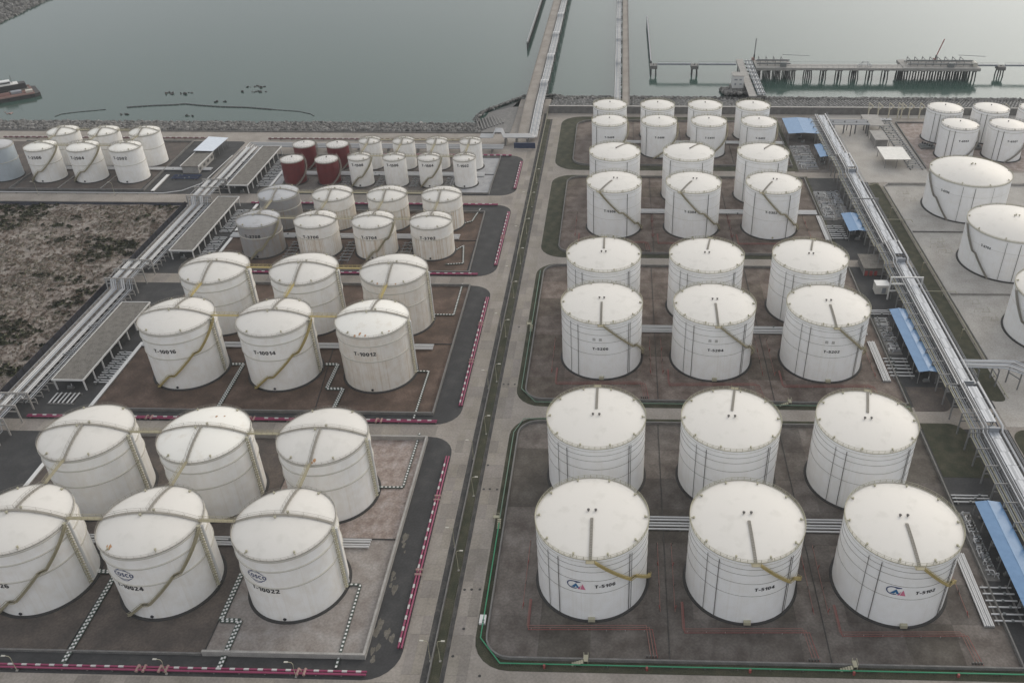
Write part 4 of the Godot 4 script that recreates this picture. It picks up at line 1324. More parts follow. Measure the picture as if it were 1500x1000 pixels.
func shelter(x0: float, x1: float, z0: float, z1: float, h: float, label: String) -> void:
	var t := thing("pump_shelter", label, "shelter", Vector3((x0 + x1) * 0.5, 0, (z0 + z1) * 0.5), "flat-roofed pump shelters")
	var w := x1 - x0
	var l := z1 - z0
	var roof := bx(t, "roof_slab", Vector3(0, h, 0), Vector3(w - 0.5, 0.3, l - 0.5), M["roof_slab"])
	var edge := Mb.new()
	for s in [-1.0, 1.0]:
		edge.box(Vector3(s * (w * 0.5 - 0.12), h + 0.05, 0), Vector3(0.24, 0.62, l))
		edge.box(Vector3(0, h + 0.05, s * (l * 0.5 - 0.12)), Vector3(w - 0.48, 0.60, 0.24))
	done(edge, "parapet", M["white_steel"], t)
	var n := int(l / 6.0)
	for k in n + 1:
		for s in [-1.0, 1.0]:
			bx(t, "column", Vector3(s * (w * 0.5 - 0.5), h * 0.5, -l * 0.5 + 0.6 + (l - 1.2) * k / n), Vector3(0.4, h - 0.3, 0.4), M["white_steel"])
	for k in n:
		var p := Vector3(rng.randf_range(-1.5, 1.5), 0.1, -l * 0.5 + 1.5 + (l - 3.0) * k / (n - 1.0)) + t.position
		pump(p, "grey pump set under the " + label)
	for k in range(1, n):
		var m := Mb.new()
		m.box(Vector3(0, 0.13, 0), Vector3(w - 1.2, 0.03, 0.10))
	roof.name = "roof_slab"

var pump_parts := {}
func pump(at: Vector3, label: String) -> void:
	var t := thing("pump", label, "pump", at, label + "s")
	bx(t, "plinth", Vector3(0, 0.2, 0), Vector3(2.4, 0.4, 0.9), M["concrete_dark"])
	rod(t, "motor", Vector3(-0.9, 0.8, 0), Vector3(0.25, 0.8, 0), 0.38, M["pump_grey"])
	rod(t, "casing", Vector3(0.4, 0.8, 0), Vector3(0.85, 0.8, 0), 0.45, M["frame_steel"])
	rod(t, "outlet", Vector3(0.62, 0.9, 0), Vector3(0.62, 2.0, 0), 0.14, M["white_pipe"])

# a bed of parallel pipes with valves, each pipe a part
func pipe_bed(label: String, x0: float, x1: float, z0: float, z1: float, n: int, r: float, mt: String, along_x := true, group := "", wiggle := 0.0) -> void:
	var t := thing("pipe_bed", label, "pipework", Vector3((x0 + x1) * 0.5, 0, (z0 + z1) * 0.5), group)
	for k in n:
		var u := (k + 0.5) / n
		var y := 0.62 + 0.12 * (k % 2)
		var pts := []
		if along_x:
			var z := lerpf(z0, z1, u)
			if wiggle > 0.0:
				var xm := lerpf(x0, x1, rng.randf_range(0.35, 0.65))
				pts = [Vector3(x0, y, z), Vector3(xm - 0.5, y, z), Vector3(xm, y + wiggle, z), Vector3(xm + 0.8, y + wiggle, z), Vector3(xm + 1.3, y, z), Vector3(x1, y, z)]
			else: pts = [Vector3(x0, y, z), Vector3(x1, y, z)]
		else:
			var x := lerpf(x0, x1, u)
			pts = [Vector3(x, y, z0), Vector3(x, y, z1)]
		var rel := []
		for p in pts: rel.append(p - t.position)
		pipe(t, "pipe", rel, r, M[mt], 7)
		if along_x:
			var vp: Vector3 = (pts[0] as Vector3).lerp(pts[-1], rng.randf_range(0.2, 0.8)) - t.position
			bx(t, "valve", vp + Vector3.UP * 0.1, Vector3(0.6, 0.6, 0.62), M["pump_grey"])
	if along_x:
		for s in [0.12, 0.88]: bx(t, "sleeper", Vector3(lerpf(x0, x1, s), 0.24, (z0 + z1) * 0.5) - t.position, Vector3(0.4, 0.44, absf(z1 - z0)), M["concrete_dark"])
	else:
		var m := maxi(1, int(absf(z1 - z0) / 7.0))
		for k in m + 1: bx(t, "sleeper", Vector3((x0 + x1) * 0.5, 0.24, lerpf(z0, z1, float(k) / m)) - t.position, Vector3(absf(x1 - x0), 0.44, 0.4), M["concrete_dark"])

# nested elbows: each bay holds a few pipes that run in, turn and run on, with valves
func elbow_bed(label: String, x0: float, x1: float, z0: float, z1: float, bays: int, mt: String) -> void:
	var t := thing("valve_bed", label, "pipework", Vector3((x0 + x1) * 0.5, 0, (z0 + z1) * 0.5), "crowded valve beds by the blue sheds")
	bx(t, "slab", Vector3(0, 0.12, 0), Vector3(x1 - x0 + 0.6, 0.14, z1 - z0 + 0.6), M["concrete_dark"])
	var w := x1 - x0
	var l := (z1 - z0) / bays
	for k in bays:
		var zb := z0 - t.position.z + k * l
		var flip := -1.0 if rng.randf() < 0.35 else 1.0
		var n := 2 + rng.randi() % 3
		for j in n:
			var a := (0.08 + 0.84 * j / n) + rng.randf_range(-0.04, 0.04)
			var y := 0.6 + 0.25 * rng.randf()
			var reach := w * rng.randf_range(0.05, 0.46)
			var r := rng.randf_range(0.11, 0.19)
			var mm: Material = M[[mt, "silver_dull", "grey_pipe", mt][rng.randi() % 4]]
			pipe(t, "pipe", [Vector3(-w * 0.5 * flip, y, zb + l * a), Vector3((reach - 0.3) * flip, y, zb + l * a), Vector3(reach * flip, y + 0.05, zb + l * (a + 0.07)), Vector3(reach * flip, y + 0.05, zb + l * (a + rng.randf_range(0.3, 1.1)))], r, mm, 6)
			if rng.randf() < 0.7: bx(t, "valve", Vector3(-w * rng.randf_range(0.1, 0.4) * flip, y + 0.2, zb + l * a), Vector3(0.4, 0.8, 0.4), M["pump_grey"] if rng.randf() < 0.7 else M["dark_steel"])
		var xr := w * rng.randf_range(0.05, 0.3) * flip
		var zr := zb + l * rng.randf_range(0.3, 0.8)
		pipe(t, "riser", [Vector3(xr, 0.3, zr), Vector3(xr, 1.5, zr), Vector3(xr + 0.3 * flip, 1.8, zr), Vector3(w * 0.45 * flip, 1.8, zr), Vector3(w * 0.5 * flip, 1.4, zr), Vector3(w * 0.5 * flip, 0.3, zr)], 0.13, M[mt], 6)

func build_west_racks() -> void:
	var t := thing("pipe_rack", "long white pipe rack running between the scrub field and the pump shelters", "pipe rack", Vector3(-197.5, 0, -300))
	var cross := [[-208.0, -224.0, 3.5], [-296.0, -314.0, 3.5], [-374.0, -396.0, 3.5]]
	for q in [[-201.5, 2.6, .12, "grey_pipe"], [-199.7, 2.6, .30, "white_pipe"], [-198.9, 2.6, .30, "white_pipe"], [-198.1, 2.6, .24, "silver"], [-196.3, 2.6, .16, "grey_pipe"], [-195.6, 2.6, .32, "white_pipe"], [-194.8, 2.6, .28, "white_pipe"], [-193.2, 2.6, .14, "grey_pipe"], [-192.4, 2.6, .18, "silver"], [-191.6, 2.6, .12, "grey_pipe"], [-200.4, 1.2, .26, "grey_pipe"], [-197.3, 1.2, .26, "grey_pipe"], [-194.0, 1.2, .24, "grey_pipe"]]:
		long_pipe(t, q[0], q[1] + 0.35, -150.0, -446.0, q[2], q[3], cross)
	var z := -152.0
	while z > -446.0:
		var high := false
		for c in cross:
			if z < c[0] + 0.5 and z > c[1] - 0.5: high = true
		if not high: portal(t, -202.0, -191.2, z, [0.8, 2.45], 0.30, M["concrete"])
		z -= 3.5
	for c in cross:
		for zz in [c[0] - 1.4, (c[0] + c[1]) * 0.5, c[1] + 1.4]: portal(t, -202.4, -190.8, zz, [4.4, 5.9], 0.42, M["concrete"], 1.1)
	for zz in [-175.0, -250.0, -268.0, -330.0, -350.0, -405.0, -425.0]:
		var m := Mb.new(t.position)
		for k in 4: m.tube(PackedVector3Array([Vector3(-195.0 + k * 0.7, 3.3, zz - k * 1.1), Vector3(-190.8, 3.3, zz - k * 1.1), Vector3(-190.2, 2.8, zz - k * 1.1), Vector3(-190.2, 0.8, zz - k * 1.1), Vector3(-188.0, 0.8, zz - k * 1.1)]), 0.15, 6)
		done(m, "branch_pipe", M["grey_pipe"], t)
	# pipes drop at the shore end and turn east
	t = thing("pipe_rack", "pipe run turning east at the shore end of the western rack", "pipe rack", Vector3(-150, 0, -447))
	for k in 6:
		pipe(t, "pipe", [Vector3(-200.5 + k * 1.4, 2.95, -445.5) - t.position, Vector3(-200.5 + k * 1.4, 2.95, -453.0 + k * 1.2) - t.position, Vector3(-176.0, 2.95, -453.0 + k * 1.2) - t.position, Vector3(-175.0, 2.6, -453.0 + k * 1.2) - t.position, Vector3(-62, 2.6, -453.0 + k * 1.2) - t.position], 0.26, M["white_pipe"] if k % 2 == 0 else M["grey_pipe"])
	var x := -172.0
	while x < -62.0:
		bx(t, "support", Vector3(x, 1.1, -450) - t.position, Vector3(0.35, 2.2, 7.0), M["concrete_dark"])
		x += 8.0
	shelter(-189.1, -178.2, -283.2, -232.8, 4.5, "flat-roofed shelter beside the tank lettered T-10016")
	shelter(-189.3, -179.0, -379.3, -324.8, 4.5, "flat-roofed shelter beside the grey streaked tanks")
	shelter(-190.2, -179.9, -443.8, -392.4, 4.5, "flat-roofed shelter beside the dark red tanks")
	# pump manifolds between shelter and tanks
	for q in [[-178.0, -173.0, -256.0, -236.5, 14, "bed of white pipes joining the shelter to the tank lettered T-10016"], [-178.6, -173.0, -346.0, -327.0, 12, "bed of white pipes beside the grey tank lettered T-3708"], [-178.6, -173.0, -374.0, -350.0, 14, "bed of white pipes beside the grey tank behind T-3708"], [-179.4, -173.0, -436.0, -400.0, 18, "bed of white pipes beside the dark red tanks"], [-188.0, -179.0, -231.0, -225.5, 6, "short white pipes in front of the shelter beside T-10016"]]:
		pipe_bed(q[5], q[0], q[1], q[2], q[3], q[4], 0.24, "white_pipe", q[0] > -185.0, "white pipe beds beside the shelters", 0.0)
	var k2 := 0
	for q in [[-172.6, -262.0, -214.5], [-172.6, -209.0, -140.0], [-171.6, -380.0, -352.0], [-171.0, -345.0, -318.0], [-172.5, -436.0, -396.0]]:
		var d := thing("duct", ["white duct beside the tank lettered T-10016", "white duct beside the tank lettered T-10026", "white duct beside the grey tank behind T-3708", "white duct beside the grey tank lettered T-3708", "pale duct beside the dark red tanks"][k2], "duct", Vector3(q[0], 0, (q[1] + q[2]) * 0.5), "white ducts along the tank blocks")
		bx(d, "cover", Vector3(0, 0.62, 0), Vector3(1.3, 0.10, q[2] - q[1]), M["white_steel"])
		for s in [-0.5, 0.5]: bx(d, "side", Vector3(s, 0.3, 0), Vector3(0.14, 0.55, q[2] - q[1] - 0.1), M["concrete"])
		k2 += 1
	# header pipes between the rows of domed tanks
	for q in [[-172, -66, -168.0, -164.9 + 0.5, 4, "two bright headers between the rows of the front block of domed tanks"], [-172, -66, -262.9, -259.2, 4, "white headers between the rows of the T-10012 block"], [-172, -70, -350.2, -345.6, 5, "white headers between the rows of medium tanks"], [-172, -68, -419.8, -415.0, 5, "grey headers between the rows of slim tanks"], [-300, -210, -423.6, -419.8, 4, "white headers between the rows of cream tanks"]]:
		pipe_bed(q[5], q[0], q[1], q[2], q[3], q[4], 0.30, "white_pipe", true, "header pipes between rows of domed tanks")
	# valve clusters between slim tanks
	for i in 4:
		pipe_bed("knot of grey pipes and valves beside the slim tank lettered %s" % ["T-1502", "T-1504", "T-1506", "T-1508"][i], -75.8 - 17.23 * i - 10.5, -75.8 - 17.23 * i - 6.7, -414.0, -401.0, 6, 0.15, "grey_pipe", true, "valve knots between slim tanks")
	for i in 3:
		pipe_bed("knot of grey pipes beside the medium tank lettered %s" % ["T-3702", "T-3704", "T-3706"][i], -79.0 - 24.58 * i - 14.5, -79.0 - 24.58 * i - 9.8, -343.0, -324.0, 7, 0.16, "grey_pipe", true, "valve knots between medium tanks")
	# buildings at the head of the western block
	var b := thing("gatehouse", "low flat-roofed house under the pale blue canopy", "building", Vector3(-218.8, 0, -426.8))
	bx(b, "wall", Vector3(0, 1.9, 0), Vector3(8.4, 3.8, 19.6), M["concrete"])
	bx(b, "roof", Vector3(0, 3.95, 0), Vector3(9.2, 0.3, 20.4), M["roof_slab"])
	for s in [-1.0, 1.0]: bx(b, "parapet", Vector3(s * 4.6, 4.1, 0), Vector3(0.2, 0.6, 20.4), M["white_steel"])
	for k in 4:
		var wn := bx(b, "window", Vector3(4.22, 2.0, -7.5 + k * 5.0), Vector3(0.08, 1.3, 2.2), M["dark_steel"])
		wn.name = "window"
	b = thing("canopy", "pale blue-white pitched canopy beside the shore road", "canopy", Vector3(-218.4, 0, -445))
	var rf := Mb.new()
	rf.quad_auto(Vector3(-5.6, 5.2, 9.8), Vector3(4.8, 5.0, 9.8), Vector3(5.6, 5.0, -9.6), Vector3(-5.0, 5.6, -9.6), Vector3.UP)
	rf.quad_auto(Vector3(-5.6, 5.05, 9.8), Vector3(4.8, 4.85, 9.8), Vector3(5.6, 4.85, -9.6), Vector3(-5.0, 5.45, -9.6), Vector3.DOWN)
	rf.quad_auto(Vector3(-5.6, 5.2, 9.8), Vector3(4.8, 5.0, 9.8), Vector3(4.8, 4.85, 9.8), Vector3(-5.6, 5.05, 9.8), Vector3(0, 0, 1))
	rf.quad_auto(Vector3(4.8, 5.0, 9.8), Vector3(5.6, 5.0, -9.6), Vector3(5.6, 4.85, -9.6), Vector3(4.8, 4.85, 9.8), Vector3(1, 0, 0))
	done(rf, "roof", M["blue_white_roof"], b)
	for k in 4:
		for s in [-4.8, 4.6]: rod(b, "post", Vector3(s, 0, 8.8 - k * 5.8), Vector3(s, 4.95, 8.8 - k * 5.8), 0.14, M["frame_steel"])
	pipe_bed("blue-grey pipes below the low flat-roofed house", -226.0, -212.0, -414.5, -408.5, 4, 0.26, "navy", true, "pipes by the gatehouse")
	var d2 := thing("duct", "white duct slanting beside the cream tank lettered T-2502", "duct", Vector3(-229.0, 0, -404))
	bx(d2, "cover", Vector3(0, 0.7, 0), Vector3(1.6, 0.14, 20.0), M["white_steel"], 0.04)
	for s in [-0.6, 0.6]: bx(d2, "side", Vector3(s, 0.33, 0), Vector3(0.14, 0.6, 19.8), M["concrete"], 0.04)
	t = thing("guard_pipe", "pale pipe edging the road above the scrub field", "pipe", Vector3(-270, 0, -391.5))
	pipe(t, "pipe", [Vector3(-420, 0.7, -391.4) - t.position, Vector3(-222, 0.7, -391.4) - t.position, Vector3(-214, 0.7, -394.5) - t.position, Vector3(-207.5, 0.7, -404.0) - t.position, Vector3(-206.0, 0.7, -440.0) - t.position], 0.22, M["white_pipe"])
	for k in 20: bx(t, "support", Vector3(-415 + k * 10.0, 0.25, -391.4) - t.position, Vector3(0.3, 0.5, 0.4), M["concrete_dark"])

func blue_shed(x0: float, x1: float, z0: float, z1: float, h: float, label: String, pumps: int, mt := "blue_roof") -> void:
	var t := thing("pump_shed", label, "shed", Vector3((x0 + x1) * 0.5, 0, (z0 + z1) * 0.5), "blue-roofed sheds by the eastern rack")
	var w := (x1 - x0) * 0.5
	var l := (z1 - z0) * 0.5
	# each roof plane is laid in sheets that lap one another
	var n := maxi(4, int(l * 2.0 / 3.2))
	for s in [-1.0, 1.0]:
		for k in n:
			var za := -l + 2.0 * l * k / n
			var zb := -l + 2.0 * l * (k + 1) / n
			var m := Mb.new()
			var lift := 0.02 * (k % 2)
			for e in [0.0, -0.08]:
				m.quad_auto(Vector3(0, h + 0.55 + lift + e, za), Vector3(s * w, h + lift + e, za), Vector3(s * w, h + lift + e, zb), Vector3(0, h + 0.55 + lift + e, zb), Vector3.UP if e == 0.0 else Vector3.DOWN)
			m.quad_auto(Vector3(s * w, h + lift, za), Vector3(s * w, h + lift, zb), Vector3(s * w, h + lift - 0.08, zb), Vector3(s * w, h + lift - 0.08, za), Vector3(s, 0, 0))
			done(m, "roof_sheet", M[mt], t)
	bx(t, "ridge_cap", Vector3(0, h + 0.59, 0), Vector3(0.3, 0.05, 2.0 * l), M["blue_ridge"])
	for k in n + 1:
		if k % 2 == 0 or k == n:
			for s in [-1.0, 1.0]: rod(t, "post", Vector3(s * (w - 0.4), 0, -l + 0.3 + (2.0 * l - 0.6) * k / n), Vector3(s * (w - 0.4), h - 0.02, -l + 0.3 + (2.0 * l - 0.6) * k / n), 0.13, M["frame_steel"])
	for k in pumps:
		pump(t.position + Vector3(rng.randf_range(-1.0, 1.0), 0.06, -l + 1.5 + (2.0 * l - 3.0) * k / maxf(1.0, pumps - 1)), "pump set under the " + label)

func build_east_rack() -> void:
	var t := thing("pipe_rack", "wide silver pipe rack running past the blue-roofed sheds", "pipe rack", Vector3(113, 0, -300))
	var cross := [[-209.0, -233.0, 1.5], [-315.5, -332.0, 1.5], [-407.0, -428.0, 1.5]]
	for q in [[107.6, 5.6, .16, "rail_ochre"], [108.2, 5.6, .20, "grey_pipe"], [108.9, 5.6, .16, "rail_ochre"], [109.5, 5.6, .22, "silver_dull"], [110.2, 5.6, .16, "grey_pipe"], [110.9, 7.2, .22, "white_pipe"], [111.5, 7.2, .16, "frame_steel"], [112.05, 7.2, .20, "white_pipe"], [116.5, 7.5, .34, "white_pipe"], [108.6, 4.2, .22, "grey_pipe"], [110.0, 4.2, .24, "white_pipe"], [112.0, 4.2, .30, "grey_pipe"], [114.0, 4.2, .26, "white_pipe"], [115.6, 4.2, .22, "grey_pipe"], [116.1, 6.1, .14, "dark_steel"], [115.7, 6.5, .14, "navy"]]:
		long_pipe(t, q[0], q[1] + 0.3, -110.0, -490.0, q[2], q[3], cross)
	# insulated pipe bundle under bright sheet covers, length by length
	var z := -110.0
	while z > -488.0:
		var lift := 0.0
		for c in cross:
			if z < c[0] + 1.0 and z - 6.0 > c[1] - 1.0: lift = 1.5
		for k in 4: bx(t, "tray_cover", Vector3(112.85 + k * 0.74, 7.55 + lift + 0.03 * (k % 2), z - 3.0) - t.position, Vector3(0.70, 0.34, 5.9), M["silver"] if (k + int(z / 6.0)) % 3 else M["silver_dull"])
		if lift > 0.0 and z > -230.0: pass
		z -= 6.0
	for c in cross:
		for zz in [c[0] - 0.2, c[1] + 0.2]: bx(t, "riser_cover", Vector3(113.95, 8.3, zz) - t.position, Vector3(3.1, 1.9, 0.5), M["silver_dull"])
	z = -112.0
	while z > -490.0:
		var high := false
		for c in cross:
			if z < c[0] and z > c[1]: high = true
		portal(t, 107.0, 117.1, z, [3.9, 5.4, 7.0] if not high else [5.4, 6.9, 8.5], 0.36, M["frame_steel"])
		z -= 7.5
	for zz in [-299.0, -371.0]: portal(t, 105.6, 117.6, zz, [3.9, 7.0], 0.5, M["white_steel"] if zz > -300.0 else M["frame_steel"], 3.2)
	# walkway rail along the rack's outer side
	var m := Mb.new(t.position)
	for hh in [0.5, 1.1]: m.beam(Vector3(117.2, 7.9 + hh, -110), Vector3(117.2, 7.9 + hh, -490), 0.07, 0.07)
	for k in 190: m.beam(Vector3(117.2, 7.6, -110.0 - k * 2.0), Vector3(117.2, 9.0, -110.0 - k * 2.0), 0.06, 0.06)
	done(m, "walkway_rail", M["silver_dull"], t)
	# side bridge toward the wide tanks
	t = thing("pipe_bridge", "silver pipe bridge branching off the rack toward the wide domed tanks", "pipe bridge", Vector3(128, 0, -244))
	for k in 7:
		var zz := -247.2 + k * 0.72
		var mt: String = ["silver", "white_pipe", "grey_pipe"][k % 3]
		var end := [Vector3(134.5 - k * 0.85, 7.4, zz), Vector3(139.5 - k * 0.4, 7.2, zz + 5.0), Vector3(146, 6.8, zz + 7.0), Vector3(190, 6.8, zz + 9.0)]
		pipe(t, "pipe", [Vector3(116.0, 7.6, zz) - t.position, end[0] - t.position, end[1] - t.position, end[2] - t.position, end[3] - t.position], [0.2, 0.26, 0.17][k % 3], M[mt])
	for q in [[121.0, -244.8, 0.0], [127.6, -244.8, 0.0], [133.4, -243.0, 0.5], [139.0, -238.6, 0.6], [147.0, -236.6, 0.1]]:
		var fm := Mb.new()
		for s in [-2.4, 2.4]: fm.box(Vector3(0, 3.5, s), Vector3(0.36, 7.0, 0.36))
		for y in [4.2, 6.7]: fm.box(Vector3(0, y, 0), Vector3(0.32, 0.32, 4.4))
		put(fm.mesh(), "trestle_frame", M["frame_steel"], t, Transform3D(Basis(Vector3.UP, q[2]), Vector3(q[0], 0, q[1]) - t.position))
	# blue-roofed pump sheds
	blue_shed(100.0, 107.0, -181.8, -138.0, 5.0, "long blue-roofed shed beside the tank lettered T-5102", 9)
	blue_shed(101.7, 108.5, -283.6, -243.4, 5.0, "long blue-roofed shed beside the tank lettered T-5202", 8)
	blue_shed(100.6, 108.8, -366.0, -348.2, 5.0, "short blue-roofed shed beside the tank lettered T-5302", 4)
	blue_shed(103.5, 110.0, -450.0, -432.6, 5.0, "small blue-roofed shed beside the tank lettered T-5402", 4)
	blue_shed(92.0, 108.8, -487.6, -463.3, 6.0, "largest squarish blue-roofed shed near the sea wall", 4)
	# valve beds west of the sheds
	elbow_bed("crowded valve bed beside the long blue shed near T-5102", 96.9, 99.6, -182.0, -158.0, 8, "white_pipe")
	elbow_bed("crowded valve bed beside the long blue shed near T-5202", 97.0, 101.4, -284.0, -261.0, 7, "white_pipe")
	elbow_bed("large crowded valve bed near the tank lettered T-5302", 94.6, 100.2, -399.0, -369.0, 8, "white_pipe")
	elbow_bed("valve bed between T-5302's block and the rack", 100.8, 106.4, -399.0, -370.0, 7, "silver_dull")
	elbow_bed("large pale valve bed near the tank lettered T-5402", 92.5, 102.6, -459.0, -428.0, 7, "white_pipe")
	for q in [[90.6, 93.2, -166.5, -143.0, 5, "bundle of white pipes beside the tank lettered T-5102"], [90.6, 93.4, -268.0, -244.0, 5, "bundle of white pipes beside the tank lettered T-5202"], [91.0, 93.6, -372.0, -348.0, 5, "bundle of white pipes beside the tank lettered T-5302"]]:
		pipe_bed(q[5], q[0], q[1], q[2], q[3], q[4], 0.24, "white_pipe", false, "white pipe bundles at the block edge")
	for q in [[93.6, 101.5, -156.2, -143.6, 6, "ladder of white pipes between T-5102's block and the blue shed"], [93.8, 102.0, -258.5, -246.0, 6, "ladder of white pipes between T-5202's block and the blue shed"], [93.8, 101.0, -363.0, -349.0, 7, "ladder of white pipes between T-5302's block and the blue shed"], [96.5, 107.0, -189.5, -185.5, 3, "three white pipes crossing to the rack near T-5102"], [96.5, 107.0, -290.5, -286.5, 3, "three white pipes crossing to the rack near T-5202"]]:
		pipe_bed(q[5], q[0], q[1], q[2], q[3], q[4], 0.22, "white_pipe", true, "pipe ladders beside the blue sheds")
	# headers between rows of flat-roofed tanks
	for q in [[8.0, 92.0, -178.6, -173.0, 5, "T-5106"], [8.4, 92.0, -277.4, -272.4, 5, "T-5206"], [10.0, 92.0, -378.0, -373.6, 5, "T-5306"], [4.0, 90.0, -465.6, -461.4, 4, "T-5408"]]:
		pipe_bed("white header pipes between the rows behind the tank lettered " + q[5], q[0], q[1], q[2], q[3], q[4], 0.30, "white_pipe", true, "header pipes between rows of flat-roofed tanks")
	# white cabinet and low house by the rack
	t = thing("cabinet", "white box-shaped equipment cabinet beside the rack", "cabinet", Vector3(104.4, 0.05, -304.8))
	bx(t, "body", Vector3(0, 2.0, 0), Vector3(5.2, 3.8, 4.2), M["white_roof"])
	bx(t, "lid", Vector3(0, 3.98, 0), Vector3(5.4, 0.16, 4.4), M["white_steel"])
	bx(t, "door", Vector3(0.6, 1.7, 2.13), Vector3(1.6, 2.6, 0.06), M["silver_dull"])
	t = thing("house", "low grey flat-roofed house with red cabinets beside the rack", "building", Vector3(105.2, 0.05, -323.5))
	bx(t, "wall", Vector3(0, 1.7, 0), Vector3(9.0, 3.4, 11.0), M["concrete_dark"])
	bx(t, "roof", Vector3(0, 3.5, 0), Vector3(10.0, 0.28, 12.2), M["roof_slab"])
	for k in 3: bx(t, "red_cabinet", Vector3(-3.6 + k * 1.9, 1.1, 5.8), Vector3(1.1, 2.0, 0.5), M["fire_red"])
	for s in [-4.6, 4.6]: bx(t, "post", Vector3(s, 1.7, 5.8), Vector3(0.25, 3.4, 0.25), M["concrete"])

func build_east_yard() -> void:
	var t := thing("canopy", "flat white canopy on thin posts in the pale yard", "canopy", Vector3(142.5, 0.05, -438.4))
	bx(t, "roof", Vector3(0, 5.0, 0), Vector3(13.4, 0.25, 17.4), M["white_roof"])
	for sx in [-5.8, 0.0, 5.8]:
		for sz in [-7.8, 7.8]: rod(t, "post", Vector3(sx, 0, sz), Vector3(sx, 4.9, sz), 0.14, M["frame_steel"])
	for sx in [-5.8, 5.8]: rod(t, "brace", Vector3(sx, 1.2, 7.8), Vector3(sx, 3.6, -7.8), 0.08, M["frame_steel"])
	t = thing("loading_shed", "beige flat-roofed shed beside the piping yard", "shed", Vector3(141.5, 0.05, -465.0))
	bx(t, "roof", Vector3(0, 4.6, 0), Vector3(7.4, 0.3, 14.0), M["concrete"])
	bx(t, "wall", Vector3(0.5, 2.2, -1.0), Vector3(6.4, 4.4, 12.0), M["concrete"])
	for sx in [-3.6, 3.6]:
		for sz in [-7.4, 7.4]: bx(t, "post", Vector3(sx, 2.2, sz), Vector3(0.3, 4.4, 0.3), M["concrete"])
	t = thing("loading_shed", "long beige roof near the loading arms", "shed", Vector3(143.0, 0.05, -487.0))
	bx(t, "roof", Vector3(0, 5.2, 0), Vector3(9.5, 0.3, 18.0), M["concrete"])
	for sx in [-4.4, 4.4]:
		for sz in [-8.0, 0.0, 8.0]: bx(t, "post", Vector3(sx, 2.5, sz), Vector3(0.35, 5.1, 0.35), M["concrete"])
	t = thing("pipe_gantry", "dark steel gantry of stacked pipes at the shore end of the rack", "gantry", Vector3(128.5, 0.05, -480.0))
	for x in [-9.5, -3.0, 3.5, 9.5]: portal(t, t.position.x + x - 0.01, t.position.x + x + 0.01 + 0.3, -480.0, [3.0, 6.0], 0.4, M["frame_steel"], 1.4)
	for k in 7: rod(t, "pipe", Vector3(-11.0, 6.5, -4.0 + k * 1.3), Vector3(10.5, 6.5, -4.0 + k * 1.3), 0.24, M["white_pipe"] if k % 2 else M["grey_pipe"])
	for x in [-9.5, 0.0, 9.5]: bx(t, "cross_beam", Vector3(x, 6.05, 0), Vector3(0.4, 0.4, 10.0), M["dark_steel"])
	for x in [-9.5, 0.0, 9.5]:
		for s in [-4.6, 4.6]: bx(t, "column", Vector3(x, 2.95, s), Vector3(0.4, 5.8, 0.4), M["dark_steel"])
	pipe_bed("piping yard between the beige shed and the dark-rimmed tanks", 148.5, 156.5, -498.0, -428.0, 26, 0.2, "grey_pipe", true)
	pipe_bed("row of short pale pipes beneath the loading arms", 146.0, 158.0, -503.5, -499.8, 6, 0.22, "white_pipe", true)
	# loading arms along the shore road
	var k2 := 0
	for x in [145.1, 150.6, 156.9, 162.2, 164.2, 168.6, 174.6, 196.0, 206.0, 223.0]:
		var a := thing("marine_loader", "beige folded loading arm standing beside the sea wall", "loading arm", Vector3(x, 0, -505.0), "row of folded loading arms")
		rod(a, "column", Vector3.ZERO, Vector3(0, 5.2, 0), 0.36, M["loader_beige"])
		rod(a, "lower_boom", Vector3(0, 5.1, 0), Vector3(2.2, 7.2, 0.3), 0.32, M["loader_beige"])
		rod(a, "upper_boom", Vector3(2.2, 7.2, 0.3), Vector3(-0.6, 9.4, 0.3), 0.30, M["loader_beige"])
		rod(a, "tip_pipe", Vector3(-0.6, 9.4, 0.3), Vector3(-0.5, 6.2, 0.7), 0.22, M["loader_beige"])
		bx(a, "counterweight", Vector3(-0.2, 5.6, 0), Vector3(0.7, 0.8, 0.6), M["rail_ochre"])
		k2 += 1
	for i in 2:
		t = thing("valve_station", "grey valve station at the foot of the dark-rimmed tank %s" % ["next to the piping yard", "lettered T-6501"][i], "pipework", Vector3(166.5 + 24.7 * i, 0.1, -459.5), "valve stations by the dark-rimmed tanks")
		bx(t, "skid", Vector3(0, 0.3, 0), Vector3(8.0, 0.5, 6.0), M["concrete_dark"])
		for k in 5:
			rod(t, "pipe", Vector3(-3.6, 1.2 + 0.3 * (k % 2), -2.4 + k * 1.2), Vector3(3.6, 1.2 + 0.3 * (k % 2), -2.4 + k * 1.2), 0.25, M["pump_grey"])
			bx(t, "valve", Vector3(-2.0 + k * 0.9, 1.9, -2.4 + k * 1.2), Vector3(0.7, 1.0, 0.7), M["dark_steel"])
	# small pipe loops and stands on the pale floor beside the wide tanks
	for q in [[136.0, -398.0], [137.5, -390.0], [138.0, -348.0], [136.5, -343.0], [138.5, -338.0], [136.0, -296.0], [138.0, -290.0], [139.0, -284.0]]:
		t = thing("pipe_stand", "thin brown pipe hoop on the pale floor beside the wide domed tanks", "pipe", Vector3(q[0], 0.08, q[1]), "pipe hoops on the pale floor")
		pipe(t, "hoop", [Vector3(-1.6, 0, 0), Vector3(-1.6, 1.6, 0), Vector3(1.6, 1.6, 0), Vector3(1.6, 0, 0)], 0.055, M["rail_ochre"], 6)
		pipe(t, "feed", [Vector3(1.6, 0.3, 0), Vector3(4.5, 0.3, 0), Vector3(4.5, 0.3, -4.0)], 0.055, M["rail_ochre"], 6)
	# pale fire pipe along the yard wall
	t = thing("guard_pipe", "pale pipe following the strip of grass beside the eastern rack", "pipe", Vector3(129.3, 0, -330))
